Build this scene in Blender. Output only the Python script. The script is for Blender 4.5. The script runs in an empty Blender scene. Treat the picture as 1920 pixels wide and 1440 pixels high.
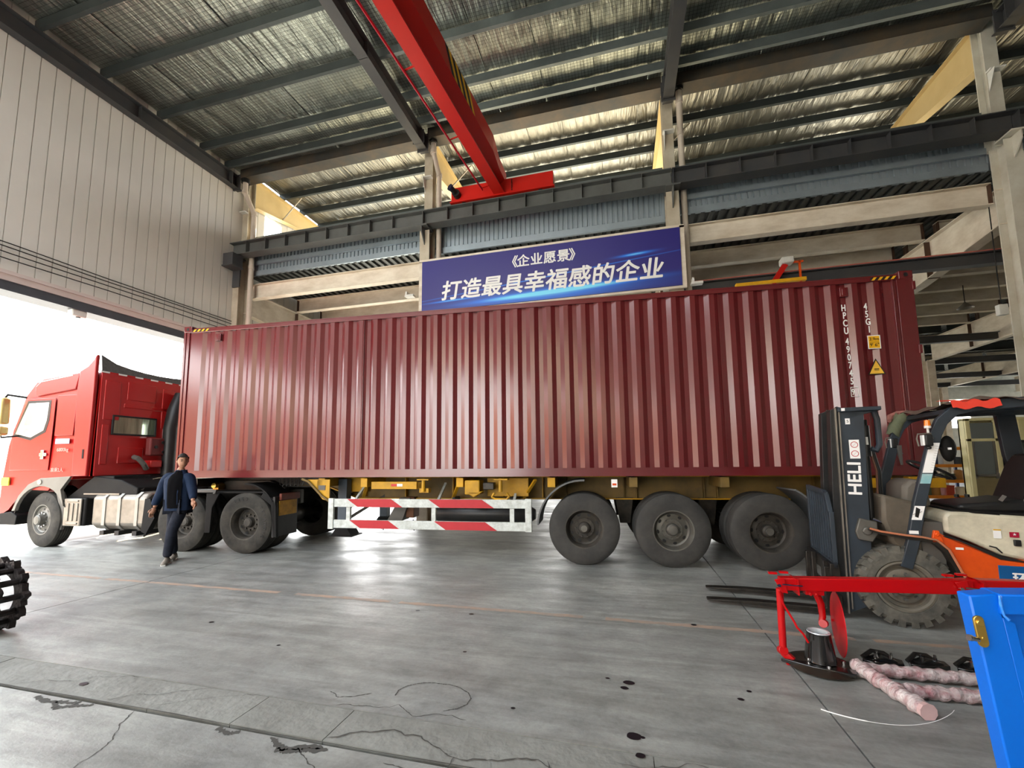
import bpy, math, random
from mathutils import Vector, Matrix
random.seed(7)
PI = math.pi
S = bpy.context.scene
COL = S.collection
# ------------------------------------------------------------------ camera, sky, sun, exposure
cam_data = bpy.data.cameras.new('camera')
cam = bpy.data.objects.new('camera', cam_data); COL.objects.link(cam); S.camera = cam
cam_data.sensor_width = 36.0; cam_data.lens = 15.0; cam_data.shift_y = 0.03125; cam_data.clip_end = 500
_r = Vector((0.96787489, 0.25119733, -0.01086782)); _u = Vector((0.03617791, -0.09636089, 0.99468876)); _b = -Vector((-0.24881593, 0.96312745, 0.10235308))
cam.matrix_world = Matrix(((_r.x, _u.x, _b.x, 0), (_r.y, _u.y, _b.y, 0), (_r.z, _u.z, _b.z, 1.6038), (0, 0, 0, 1)))
S.view_settings.view_transform = 'Standard'; S.view_settings.look = 'None'
S.view_settings.gamma = 1.0; S.view_settings.use_curve_mapping = False
S.view_settings.exposure = 1.5
W = bpy.data.worlds.new('sky'); S.world = W; W.use_nodes = True
_n = W.node_tree; _bg = _n.nodes['Background']
_tc = _n.nodes.new('ShaderNodeTexCoord'); _sx = _n.nodes.new('ShaderNodeSeparateXYZ'); _cr = _n.nodes.new('ShaderNodeValToRGB')
_cr.color_ramp.elements[0].position = 0.0; _cr.color_ramp.elements[0].color = (1.0, 0.97, 0.92, 1)
_cr.color_ramp.elements[1].position = 0.7; _cr.color_ramp.elements[1].color = (0.82, 0.9, 1.0, 1)
_n.links.new(_tc.outputs['Generated'], _sx.inputs[0]); _n.links.new(_sx.outputs['Z'], _cr.inputs[0]); _n.links.new(_cr.outputs[0], _bg.inputs['Color'])
_bg.inputs['Strength'].default_value = 4.0
_sl = bpy.data.lights.new('sun', 'SUN'); _sl.energy = 11.0; _sl.angle = 0.01; _sl.color = (1.0, 0.84, 0.58)
_so = bpy.data.objects.new('sun', _sl); COL.objects.link(_so); _so.location = (-30, 40, 30)
_so.rotation_euler = Vector((0.3, -0.65, -0.5)).to_track_quat('-Z', 'Y').to_euler()
def portal(loc, nrm, sx, sy):
    l = bpy.data.lights.new('sky_portal', 'AREA'); l.shape = 'RECTANGLE'; l.size = sx; l.size_y = sy; l.cycles.is_portal = True
    o = bpy.data.objects.new('sky_portal', l); COL.objects.link(o); o.location = loc
    o.rotation_euler = Vector(nrm).to_track_quat('-Z', 'Z' if abs(nrm[2]) < .5 else 'Y').to_euler()
portal((-11.3, .6, 2.5), (1, 0, 0), 18.6, 4.9)
portal((-11.3, 14.6, 2.3), (1, 0, 0), 7.6, 4.4)
portal((-6.9, -9.9, 3.1), (0, 1, 0), 7.8, 6.2)
portal((-6.6, -3.5, 10.6), (0, 0, -1), 9.2, 7.0)
portal((-4.9, 16.1, 9.3), (0, -1, 0), 12.6, 3.4)
portal((7.9, 16.1, 9.3), (0, -1, 0), 1.8, 3.4)
portal((14.0, 37.8, 2.6), (0, -1, 0), 30.0, 5.0)
portal((44.8, 20.0, 3.0), (-1, 0, 0), 12.0, 6.0)

# ------------------------------------------------------------------ helpers
def lin(c):
    return tuple(((x / 255) / 12.92 if x / 255 <= 0.04045 else ((x / 255 + 0.055) / 1.055) ** 2.4) for x in c) + (1,)
MATS = {}
def mat(name, c, rough=0.5, metal=0.0, c2=None, sc=3.0, amt=0.5, bump=0.0, bsc=40.0, str3=(1, 1, 1), coat=0.0, spec=0.3, det=6):
    if name in MATS: return MATS[name]
    m = bpy.data.materials.new(name); m.use_nodes = True; nt = m.node_tree; N = nt.nodes; L = nt.links; b = N['Principled BSDF']
    b.inputs['Base Color'].default_value = lin(c); b.inputs['Roughness'].default_value = rough; b.inputs['Metallic'].default_value = metal
    b.inputs['Coat Weight'].default_value = coat; b.inputs['Coat Roughness'].default_value = 0.08; b.inputs['Specular IOR Level'].default_value = spec
    tc = N.new('ShaderNodeTexCoord'); mp = N.new('ShaderNodeMapping'); mp.inputs['Scale'].default_value = str3; L.new(tc.outputs['Object'], mp.inputs[0])
    if c2 is None: c2 = tuple(x * 0.72 for x in c)
    n = N.new('ShaderNodeTexNoise'); n.inputs['Scale'].default_value = sc; n.inputs['Detail'].default_value = det; n.inputs['Roughness'].default_value = 0.65
    L.new(mp.outputs[0], n.inputs['Vector'])
    r = N.new('ShaderNodeValToRGB'); r.color_ramp.elements[0].position = 0.5 - 0.22 * (1 - amt * .5) ; r.color_ramp.elements[1].position = 0.72
    r.color_ramp.elements[0].color = (0, 0, 0, 1); r.color_ramp.elements[1].color = (amt, amt, amt, 1); L.new(n.outputs[0], r.inputs[0])
    mx = N.new('ShaderNodeMix'); mx.data_type = 'RGBA'; mx.inputs[6].default_value = lin(c); mx.inputs[7].default_value = lin(c2)
    L.new(r.outputs[0], mx.inputs[0]); L.new(mx.outputs[2], b.inputs['Base Color'])
    if bump:
        n2 = N.new('ShaderNodeTexNoise'); n2.inputs['Scale'].default_value = bsc; n2.inputs['Detail'].default_value = 4; L.new(mp.outputs[0], n2.inputs['Vector'])
        bp = N.new('ShaderNodeBump'); bp.inputs['Strength'].default_value = bump; bp.inputs['Distance'].default_value = 0.02; L.new(n2.outputs[0], bp.inputs['Height']); L.new(bp.outputs[0], b.inputs['Normal'])
    MATS[name] = m; return m

class MB:
    def __init__(s): s.v = []; s.f = []
    def add(s, vs, fs):
        k = len(s.v); s.v += [tuple(p) for p in vs]; s.f += [tuple(i + k for i in f) for f in fs]; return s
    def box(s, a, b):
        x0, y0, z0 = a; x1, y1, z1 = b
        return s.add([(x0, y0, z0), (x1, y0, z0), (x1, y1, z0), (x0, y1, z0), (x0, y0, z1), (x1, y0, z1), (x1, y1, z1), (x0, y1, z1)],
                     [(0, 3, 2, 1), (4, 5, 6, 7), (0, 1, 5, 4), (1, 2, 6, 5), (2, 3, 7, 6), (3, 0, 4, 7)])
    def cb(s, c, d): return s.box([c[i] - d[i] / 2 for i in range(3)], [c[i] + d[i] / 2 for i in range(3)])
    def bar(s, p0, p1, w, h, up=(0, 0, 1)):          # rectangular bar between two points
        p0 = Vector(p0); p1 = Vector(p1); d = (p1 - p0).normalized(); u = Vector(up)
        if abs(d.dot(u)) > .98: u = Vector((0, 1, 0))
        sd = d.cross(u).normalized(); u = sd.cross(d)
        vs = [p + sd * (a * w / 2) + u * (b * h / 2) for p in (p0, p1) for a, b in ((-1, -1), (1, -1), (1, 1), (-1, 1))]
        return s.add(vs, [(3, 2, 1, 0), (4, 5, 6, 7), (0, 1, 5, 4), (1, 2, 6, 5), (2, 3, 7, 6), (3, 0, 4, 7)])
    def tube(s, pts, r, n=8, close=False):
        pts = [Vector(p) for p in pts]; rr = r if isinstance(r, (list, tuple)) else [r] * len(pts); vs = []; ref = None
        for i, p in enumerate(pts):
            d = (pts[min(i + 1, len(pts) - 1)] - pts[max(i - 1, 0)]).normalized()
            if ref is None: ref = Vector((0, 0, 1)) if abs(d.z) < .9 else Vector((1, 0, 0))
            a = (ref - d * ref.dot(d)).normalized(); b = d.cross(a); ref = a
            vs += [p + (a * math.cos(2 * PI * k / n) + b * math.sin(2 * PI * k / n)) * rr[i] for k in range(n)]
        fs = [(i * n + k, i * n + (k + 1) % n, (i + 1) * n + (k + 1) % n, (i + 1) * n + k) for i in range(len(pts) - 1) for k in range(n)]
        fs += [tuple(range(n - 1, -1, -1)), tuple((len(pts) - 1) * n + k for k in range(n))]
        return s.add(vs, fs)
    def cyl(s, p0, p1, r, n=16, r1=None): return s.tube([p0, p1], [r, r if r1 is None else r1], n)
    def prism(s, poly, a, b, ax=1):                  # polygon in the two other axes, extruded along axis ax
        def P(q, h):
            return (h, q[0], q[1]) if ax == 0 else ((q[0], h, q[1]) if ax == 1 else (q[0], q[1], h))
        n = len(poly); area = sum(poly[i][0] * poly[(i + 1) % n][1] - poly[(i + 1) % n][0] * poly[i][1] for i in range(n))
        if (area > 0) == (ax == 1): poly = poly[::-1]
        vs = [P(q, a) for q in poly] + [P(q, b) for q in poly]
        if b < a: vs = vs[n:] + vs[:n]
        return s.add(vs, [tuple(range(n - 1, -1, -1)), tuple(range(n, 2 * n))] + [(i, (i + 1) % n, n + (i + 1) % n, n + i) for i in range(n)])
    def lathe(s, prof, c=(0, 0, 0), ax=1, n=32):     # prof = [(radius, height along axis)]
        vs = []
        for r, h in prof:
            for k in range(n):
                a = 2 * PI * k / n; x, y = r * math.cos(a), r * math.sin(a)
                q = (h, x, y) if ax == 0 else ((x, h, y) if ax == 1 else (x, y, h)); vs.append((q[0] + c[0], q[1] + c[1], q[2] + c[2]))
        fs = [(i * n + k, (i + 1) * n + k, (i + 1) * n + (k + 1) % n, i * n + (k + 1) % n) for i in range(len(prof) - 1) for k in range(n)]
        if prof[0][0] > 1e-4: pass
        return s.add(vs, fs)
    def sweep(s, prof, path, closed=True):           # 2D profile (side, up) swept along a path with vertical up
        path = [Vector(p) for p in path]; vs = []; n = len(prof)
        for i, p in enumerate(path):
            d = (path[min(i + 1, len(path) - 1)] - path[max(i - 1, 0)]).normalized()
            sd = d.cross(Vector((0, 0, 1)))
            sd = sd.normalized() if sd.length > 1e-4 else Vector((0, 1, 0)); u = sd.cross(d)
            vs += [p + sd * a + u * b for a, b in prof]
        m = n if closed else n - 1
        fs = [(i * n + k, i * n + (k + 1) % n, (i + 1) * n + (k + 1) % n, (i + 1) * n + k) for i in range(len(path) - 1) for k in range(m)]
        if closed: fs += [tuple(range(n - 1, -1, -1)), tuple((len(path) - 1) * n + k for k in range(n))]
        return s.add(vs, fs)
    def ibeam(s, p0, p1, w, h, tf=.02, tw=.015, up=(0, 0, 1)):
        p0 = Vector(p0); p1 = Vector(p1); u = Vector(up)
        for q, ww, hh in ((-(h - tf) / 2, w, tf), ((h - tf) / 2, w, tf), (0, tw, h - 2 * tf)):
            s.bar(p0 + u * q, p1 + u * q, ww, hh, up)
        return s
    def rot(s, axis, ang, piv=(0, 0, 0), start=0):
        R = Matrix.Rotation(ang, 3, axis); piv = Vector(piv)
        s.v[start:] = [tuple(R @ (Vector(p) - piv) + piv) for p in s.v[start:]]; return s
    def mesh(s, name, m, smooth=35):
        me = bpy.data.meshes.new(name); me.from_pydata(s.v, [], s.f); me.materials.append(m)
        if smooth:
            me.polygons.foreach_set('use_smooth', [True] * len(me.polygons)); me.set_sharp_from_angle(angle=math.radians(smooth))
        return me
    def fin(s, name, m, parent=None, smooth=35, bev=0, kind=None, label=None):
        return link(name, s.mesh(name, m, smooth), parent, bev, kind, label)
def link(name, me, parent=None, bev=0, kind=None, label=None, loc=None, rot=None):
    o = bpy.data.objects.new(name, me); COL.objects.link(o)
    if parent is not None:
        o.parent = parent
        if 'off' in parent: o.location = -Vector(parent['off'])
    if loc is not None: o.location = loc
    if rot is not None: o.rotation_euler = rot
    if bev:
        b = o.modifiers.new('bevel', 'BEVEL'); b.width = bev; b.segments = 2; b.limit_method = 'ANGLE'; b.angle_limit = math.radians(40)
    if kind: o['kind'] = kind
    if label: o['label'] = label
    return o
def tag(o, label, cat, group=None, kind=None):
    o['label'] = label; o['category'] = cat
    if group: o['group'] = group
    if kind: o['kind'] = kind
    return o
def thing(name, label, cat, loc=(0, 0, 0), rz=0, group=None, off=None, kind=None):
    o = bpy.data.objects.new(name, None); COL.objects.link(o); o.empty_display_size = .2
    if off is not None:                               # parts are written in the frame (loc, rz); the Empty itself sits at off in that frame
        R = Matrix.Rotation(rz, 3, 'Z'); loc = Vector(loc) + R @ Vector(off); o['off'] = tuple(off)
    o.location = loc; o.rotation_euler = (0, 0, rz)
    return tag(o, label, cat, group, kind)
def struct(name, mb, m, smooth=35, parent=None, bev=0):
    o = mb.fin(name, m, parent, smooth, bev)
    if parent is None: o['kind'] = 'structure'
    return o
def part_at(name, me, parent, loc, rot=(0, 0, 0), label=None):   # shared mesh at a place in the parent's written frame
    o = bpy.data.objects.new(name, me); COL.objects.link(o); o.parent = parent
    o.location = Vector(loc) - Vector(parent['off'] if 'off' in parent else (0, 0, 0)); o.rotation_euler = rot
    if label: o['label'] = label
    return o
def text_mesh(s, size, m, offset=0.0, bold=0.0, shear=0.0, sx=1.0, extr=0.002, align='CENTER', spacing=1.0):
    cu = bpy.data.curves.new('lettering', 'FONT'); cu.body = s; cu.size = size; cu.offset = 0; cu.shear = shear; cu.extrude = extr
    cu.align_x = align; cu.align_y = 'CENTER'; cu.space_character = spacing; cu.resolution_u = 4
    ob = bpy.data.objects.new('lettering', cu); me = bpy.data.meshes.new_from_object(ob); bpy.data.objects.remove(ob)
    me.name = 'lettering'; me.materials.clear(); me.materials.append(m)
    if sx != 1.0:
        for v in me.vertices: v.co.x *= sx
    bold = bold or offset
    if bold:                                         # heavier strokes: the same glyph laid a few times with small shifts
        V = [tuple(v.co) for v in me.vertices]; F = [tuple(p.vertices) for p in me.polygons]; b = MB()
        for k, (dx, dy) in enumerate([(0, 0), (1, 0), (-1, 0), (0, 1), (0, -1), (.7, .7), (-.7, .7), (.7, -.7), (-.7, -.7)]): b.add([(x + dx * bold, y + dy * bold, z + .00007 * k) for x, y, z in V], F)
        bpy.data.meshes.remove(me); me = b.mesh('lettering', m, 0)
    return me
def text(s, size, m, parent, loc, rot=(PI / 2, 0, 0), name='lettering', **k):
    return part_at(name, text_mesh(s, size, m, **k), parent, loc, rot)

# ------------------------------------------------------------------ materials
M_white = mat('white_paint', (214, 214, 208), .45, c2=(150, 148, 140), sc=5, amt=.35)
M_beige = mat('beige_steel_paint', (186, 178, 160), .5, c2=(128, 104, 74), sc=1.8, amt=.55, bump=.05)
M_beamw = mat('dusty_white_beam_paint', (222, 213, 197), .55, c2=(150, 128, 98), sc=1.6, amt=.5, str3=(1, 1, 2.4))
M_dark = mat('dark_grey_steel_paint', (58, 60, 64), .45, c2=(84, 80, 74), sc=1.5, amt=.5)
M_runway = mat('grey_runway_steel', (92, 94, 92), .5, c2=(64, 62, 60), sc=1.2, amt=.7)
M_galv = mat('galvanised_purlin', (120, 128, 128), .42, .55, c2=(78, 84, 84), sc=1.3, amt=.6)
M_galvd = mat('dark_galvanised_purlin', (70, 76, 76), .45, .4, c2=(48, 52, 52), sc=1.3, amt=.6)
M_corr = mat('galvanised_cladding', (160, 172, 180), .4, .5, c2=(110, 120, 126), sc=1.0, amt=.5)
M_deck = mat('weathered_deck_sheet', (74, 76, 74), .5, .4, c2=(50, 48, 44), sc=1.0, amt=.6)
M_wall = mat('grey_sandwich_panel', (202, 198, 190), .3, c2=(186, 182, 174), sc=.7, amt=.5, bump=.02, bsc=3)
M_pvc = mat('cream_plastic_pipe', (196, 184, 170), .4, c2=(160, 146, 128), sc=3)
M_black = mat('black_paint', (26, 27, 28), .4, c2=(48, 46, 42), sc=5, amt=.5)
M_rub = mat('dusty_rubber', (42, 41, 39), .75, c2=(84, 80, 72), sc=4, amt=.5, bump=.1, bsc=60, spec=.12)
M_rub2 = mat('grey_worn_rubber', (50, 50, 49), .75, c2=(78, 76, 72), sc=3, amt=.6, bump=.1, bsc=60, spec=.15)
M_rimd = mat('dark_dirty_rim', (52, 50, 47), .6, .3, c2=(96, 90, 80), sc=6, amt=.5)
M_rimg = mat('grey_dirty_rim', (104, 102, 96), .5, .5, c2=(62, 58, 50), sc=6, amt=.5)
M_chrome = mat('polished_steel', (200, 200, 200), .2, 1.0, sc=4, amt=.2)
M_alu = mat('scuffed_aluminium', (140, 134, 124), .42, .6, c2=(84, 78, 70), sc=3, amt=.6)
M_strap = mat('grey_steel_strap', (150, 148, 142), .4, .6, sc=3)
M_cont = mat('oxide_red_container_paint', (96, 27, 30), .2, c2=(82, 23, 26), sc=1.2, amt=.6, str3=(1, 1, .4), bump=.005, spec=.75)
M_red = mat('crane_red_paint', (190, 26, 14), .4, c2=(160, 20, 12), sc=.7, amt=.5)
M_redf = mat('signal_red_powder_coat', (176, 5, 10), .35, c2=(156, 4, 8), sc=2, coat=.1)
M_blue = mat('bright_blue_powder_coat', (0, 100, 206), .32, c2=(0, 90, 190), sc=2, coat=.2, bump=.03, bsc=20)
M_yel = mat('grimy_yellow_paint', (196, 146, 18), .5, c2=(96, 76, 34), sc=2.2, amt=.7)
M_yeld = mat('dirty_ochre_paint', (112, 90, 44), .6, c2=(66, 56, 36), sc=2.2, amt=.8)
M_guard = mat('chipped_white_guard_paint', (198, 204, 200), .5, c2=(120, 120, 112), sc=14, amt=.6)
M_stripe = mat('red_guard_stripe', (170, 36, 44), .5, c2=(150, 30, 38), sc=8)
M_yb = mat('yellow_marking', (236, 178, 30), .5, sc=6)
M_letter = mat('white_lettering', (235, 235, 232), .5, amt=.1)
M_ink = mat('black_lettering', (25, 22, 20), .6, amt=.1)
M_cab = mat('truck_red_lacquer', (150, 16, 14), .3, c2=(130, 14, 12), sc=1, amt=.3, spec=.5)
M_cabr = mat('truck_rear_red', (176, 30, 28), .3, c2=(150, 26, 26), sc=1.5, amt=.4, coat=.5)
M_plas = mat('grey_plastic', (88, 85, 80), .5, c2=(66, 63, 58), sc=4)
M_plasd = mat('dark_plastic', (17, 17, 18), .6, c2=(34, 32, 28), sc=5, amt=.5, spec=.12)
M_glass = mat('tinted_window_glass', (60, 72, 66), .05, .0, amt=.1, coat=1.0, spec=1.0)
M_fork = mat('forklift_charcoal_paint', (50, 58, 66), .42, c2=(36, 38, 38), sc=3, amt=.6)
M_greas = mat('greasy_dark_steel', (34, 32, 30), .4, .5, c2=(70, 64, 56), sc=7, amt=.6)
M_org = mat('forklift_orange_paint', (232, 88, 20), .4, c2=(150, 40, 18), sc=1.6, amt=.7)
M_brass = mat('yellow_zinc_plating', (212, 176, 92), .3, .9, c2=(180, 140, 60), sc=6)
M_darkred = mat('deep_red_sheet', (176, 14, 22), .35, c2=(150, 10, 18), sc=3)

def foil_mat(name, c, rough, bs):
    m = mat(name, c, rough, .85, c2=tuple(x * .62 for x in c), sc=1.1, amt=.7, str3=(1.6, .35, 1)); N = m.node_tree.nodes; L = m.node_tree.links; b = N['Principled BSDF']
    tc = N['Texture Coordinate']; mp = N.new('ShaderNodeMapping'); mp.inputs['Scale'].default_value = (5, .6, 1); L.new(tc.outputs['Object'], mp.inputs[0])
    n1 = N.new('ShaderNodeTexNoise'); n1.inputs['Scale'].default_value = 1.5; n1.inputs['Detail'].default_value = 5; n1.inputs['Distortion'].default_value = .6; L.new(mp.outputs[0], n1.inputs['Vector'])
    mp2 = N.new('ShaderNodeMapping'); mp2.inputs['Scale'].default_value = (9, 3.0, 1); mp2.inputs['Rotation'].default_value = (0, 0, .5); L.new(tc.outputs['Object'], mp2.inputs[0])
    n2 = N.new('ShaderNodeTexNoise'); n2.noise_type = 'RIDGED_MULTIFRACTAL'; n2.inputs['Scale'].default_value = .9; n2.inputs['Detail'].default_value = 4; L.new(mp2.outputs[0], n2.inputs['Vector'])
    ad = N.new('ShaderNodeMath'); ad.operation = 'MULTIPLY_ADD'; ad.inputs[1].default_value = .25; L.new(n2.outputs[0], ad.inputs[0]); L.new(n1.outputs[0], ad.inputs[2])
    bp = N.new('ShaderNodeBump'); bp.inputs['Strength'].default_value = bs; bp.inputs['Distance'].default_value = .06; L.new(ad.outputs[0], bp.inputs['Height']); L.new(bp.outputs[0], b.inputs['Normal'])
    return m
M_foil = foil_mat('aluminium_foil_insulation', (178, 184, 176), .3, .8)
M_foil2 = foil_mat('aged_foil_insulation', (166, 164, 154), .34, 1.0)

def floor_mat():
    m = bpy.data.materials.new('worn_concrete'); m.use_nodes = True; N = m.node_tree.nodes; L = m.node_tree.links; b = N['Principled BSDF']
    g = N.new('ShaderNodeNewGeometry')
    def noise(scale, det, st=(1, 1, 1), dist=0, rough=.6, rz=0):
        mp = N.new('ShaderNodeMapping'); mp.inputs['Scale'].default_value = st; mp.inputs['Rotation'].default_value = (0, 0, rz); L.new(g.outputs['Position'], mp.inputs[0])
        n = N.new('ShaderNodeTexNoise'); n.inputs['Scale'].default_value = scale; n.inputs['Detail'].default_value = det; n.inputs['Roughness'].default_value = rough; n.inputs['Distortion'].default_value = dist
        L.new(mp.outputs[0], n.inputs['Vector']); return n.outputs[0]
    def ramp(src, a, b_, ca, cb):
        r = N.new('ShaderNodeValToRGB'); r.color_ramp.elements[0].position = a; r.color_ramp.elements[1].position = b_
        r.color_ramp.elements[0].color = ca; r.color_ramp.elements[1].color = cb; L.new(src, r.inputs[0]); return r.outputs[0]
    def mul(x, y, k=1.0):
        q = N.new('ShaderNodeMix'); q.data_type = 'RGBA'; q.blend_type = 'MULTIPLY'; q.inputs[0].default_value = k; L.new(x, q.inputs[6]); L.new(y, q.inputs[7]); return q.outputs[2]
    base = ramp(noise(.55, 8, (1, 1.5, 1), .4), .3, .72, lin((130, 132, 130)), lin((178, 180, 174)))
    base = mul(base, ramp(noise(3.2, 8, (1, 1.8, 1), .5, .7), .28, .6, (.58, .58, .58, 1), (1, 1, 1, 1)), .85)
    base = mul(base, ramp(noise(28, 4, (1, 1, 1), .2, .7), .35, .6, (.82, .82, .82, 1), (1.0, 1.0, 1.0, 1)), .8)
    base = mul(base, ramp(noise(1.4, 6, (.12, 3.5, 1), .8, .7, -.12), .42, .62, (.6, .59, .58, 1), (1, 1, 1, 1)), .5)     # tyre sweeps
    base = mul(base, ramp(noise(1.0, 5, (.3, 2.6, 1), 1.5, .7, .75), .36, .55, (.66, .65, .64, 1), (1, 1, 1, 1)), .6)
    base = mul(base, ramp(noise(.25, 3, (1, 1, 1), .3), .3, .62, (.8, .8, .82, 1), (1.06, 1.04, 1.0, 1)), .8)
    L.new(base, b.inputs['Base Color'])
    rr = ramp(noise(1.1, 6, (1, 2, 1), .4), .3, .7, (.3, .3, .3, 1), (.58, .58, .58, 1)); L.new(rr, b.inputs['Roughness'])
    bp = N.new('ShaderNodeBump'); bp.inputs['Strength'].default_value = .25; bp.inputs['Distance'].default_value = .01; L.new(noise(18, 6, (1, 1.5, 1), .3, .7), bp.inputs['Height']); L.new(bp.outputs[0], b.inputs['Normal'])
    return m
M_floor = floor_mat()
M_conc2 = mat('rough_cement_screed', (134, 134, 128), .7, c2=(104, 103, 97), sc=2.5, amt=.8, bump=.5, bsc=14, det=10)
M_joint = mat('dirt_filled_joint', (48, 45, 42), .9, bump=.4)
M_orange = mat('faded_orange_floor_paint', (164, 140, 122), .6, c2=(132, 129, 124), sc=5, amt=1.0)
# ------------------------------------------------------------------ the building
CX = [-11.27, -4.97, 1.33, 7.63, 13.93, 20.23, 26.53, 32.83, 39.13]
YR = 10.1                                            # column row between the two bays
# floor slabs between the joints
fl = thing('floor', 'worn grey concrete floor slabs with dirt filled joints', 'floor', kind='structure')
MB().box((-11.45, -10.2, -.2), (45, 38, -.03)).fin('joint_bed', M_joint, fl)
xs = [-11.45, -6.36, 1.2, 8.75, 16.3, 23.9, 31.4, 45]
for i in range(len(xs) - 1):
    for j, (y0, y1) in enumerate([(-10.2, -4.5), (-4.5, 2.25), (2.602, 10.9), (10.91, 18), (18.01, 27), (27.01, 38)]):
        g = .006
        MB().box((xs[i] + g, y0, -.03), (xs[i + 1] - g, y1, 0)).fin('slab', M_floor, fl)
sx2 = [-11.45, -9.2, -7.1, -5.0, -3.1, -2.42, -1.75, .1, 1.9, 3.9, 6, 9, 14, 20, 30, 45]
for i in range(len(sx2) - 1): MB().box((sx2[i] + .002, 2.29, -.03), (sx2[i + 1] - .002, 2.597, random.uniform(-.004, .0))).fin('trench_slab', M_conc2, fl)
a = -11.3
while a < 12:                                        # worn painted line in broken lengths
    b = a + random.uniform(.7, 2.2)
    n = int((b - a) / .08) + 2; vs = []
    for k in range(n):
        x = a + (b - a) * k / (n - 1); vs += [(x, 4.54 + random.uniform(-.012, .01), .0015), (x, 4.61 + random.uniform(-.01, .012), .0015)]
    q = MB(); q.add(vs, [(2 * k, 2 * k + 2, 2 * k + 3, 2 * k + 1) for k in range(n - 1)]).fin('painted_line', M_orange, fl); a = b + random.uniform(.02, .25)
M_crack = mat('dark_crack', (74, 72, 68), .9, amt=.3)
def crack(pts, w, jit=.02, nm='crack', br=0):
    P = [Vector((x, y, 0)) for x, y in pts]
    for _ in range(4):
        Q = []
        for i in range(len(P) - 1):
            Q += [P[i], (P[i] + P[i + 1]) / 2 + Vector((random.uniform(-1, 1), random.uniform(-1, 1), 0)) * jit * (P[i + 1] - P[i]).length * 6]
        P = Q + [P[-1]]
    vs = []
    for i, p in enumerate(P):
        d = (P[min(i + 1, len(P) - 1)] - P[max(i - 1, 0)]).normalized(); s = Vector((-d.y, d.x, 0)) * w * .5 * random.uniform(.3, 1.0) * (.3 if i in (0, len(P) - 1) else 1)
        vs += [(p + s) + Vector((0, 0, .002)), (p - s) + Vector((0, 0, .002))]
    m = MB(); m.add(vs, [(2 * k, 2 * k + 2, 2 * k + 3, 2 * k + 1) for k in range(len(P) - 1)]); return m.fin(nm, M_crack, fl)
crack([(-11.4, 2.276), (-6, 2.276), (-2.4, 2.274), (0, 2.28)], .012, .0012, 'joint_edge')
for pts, w in [([(-3.15, 2.25), (-2.95, 2.0), (-2.86, 1.75), (-2.72, 1.5)], .008), ([(-1.85, 2.2), (-1.6, 2.05), (-1.75, 1.8), (-1.9, 1.4)], .01),
               ([(-1.75, 2.3), (-1.2, 2.45), (-.95, 2.33), (-.5, 2.42), (-.2, 2.25)], .011), ([(-1.9, 2.61), (-1.5, 2.72), (-1.35, 2.62), (-1.0, 2.66)], .007),
               ([(-1.3, 2.2), (-.9, 2.18), (-.45, 2.16), (-.2, 2.3), (.3, 2.25), (.9, 2.33), (1.6, 2.2)], .009), ([(-.95, 2.33), (-1.0, 2.1), (-.95, 1.9)], .007),
               ([(-.45, 2.42), (-.4, 2.2), (-.42, 1.95)], .009), ([(-.2, 2.25), (.0, 2.0), (.05, 1.8)], .008), ([(-3.6, 2.6), (-4.0, 2.45), (-4.4, 2.3)], .005),
               ([(-2.9, 2.6), (-3.25, 2.42), (-3.5, 2.3)], .006), ([(-2.5, 2.6), (-2.9, 2.45), (-3.1, 2.31)], .004), ([(-2.05, 2.75), (-1.95, 2.7), (-1.75, 2.8)], .012),
               ([(-.1, 2.5), (.3, 2.58), (.9, 2.6), (1.8, 2.61)], .005)]: crack(pts, w)
for p_ in ([(-4.02, 2.225), (-3.86, 2.19), (-3.62, 2.235)], [(-3.8, 2.2), (-3.7, 2.15), (-3.5, 2.24)], [(-2.45, 2.23), (-2.34, 2.2), (-2.28, 2.235)], [(-2.06, 2.235), (-1.92, 2.17), (-1.7, 2.23)], [(-1.95, 2.15), (-1.8, 2.18), (-1.66, 2.22)]): crack(p_, .05, .012, 'spalled_edge')
ring = [(-1.32 + .27 * math.cos(t), 2.86 + .17 * math.sin(t)) for t in [PI * (1.1 - k * .13) for k in range(12)]]
crack(ring, .012, .006, 'ring_crack')
M_oil = mat('oil_spot', (22, 20, 24), .3, amt=.2)
for x, y, r in [(-.02, 3.35, .03), (-.05, 3.27, .022), (-.17, 3.38, .012), (.0, 2.74, .035), (.05, 2.74, .012), (.03, 2.58, .022), (.78, 3.42, .015), (.7, 3.3, .018), (-1.35, 3.55, .014), (-.75, 2.85, .013), (-2.2, 4.37, .02), (-1.6, 4.4, .02), (.6, 4.6, .022), (-4.1, 3.6, .02), (-3.0, 3.3, .014), (-4.2, 2.0, .02), (-3.9, 2.42, .025)]:
    MB().add([(x + r * 1.3 * math.cos(k * PI / 6) * random.uniform(.8, 1.1), y + r * math.sin(k * PI / 6), .0025) for k in range(12)], [tuple(range(12))]).fin('oil_spot', M_oil, fl)
M_dirt = mat('dirt_patch', (84, 80, 72), .9, c2=(50, 47, 42), sc=20, amt=.9)
for x, y, r in []:
    MB().add([(x + r * math.cos(k * PI / 8) * random.uniform(.6, 1.1), y + .03 + r * .3 * math.sin(k * PI / 8) * random.uniform(.2, 1.3), .0018) for k in range(16)], [tuple(range(16))]).fin('dirt_patch', M_dirt, fl)
M_rough = mat('broken_rough_concrete', (128, 126, 116), .85, c2=(92, 88, 76), sc=9, amt=.9, bump=1.0, bsc=30, det=12)
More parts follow.
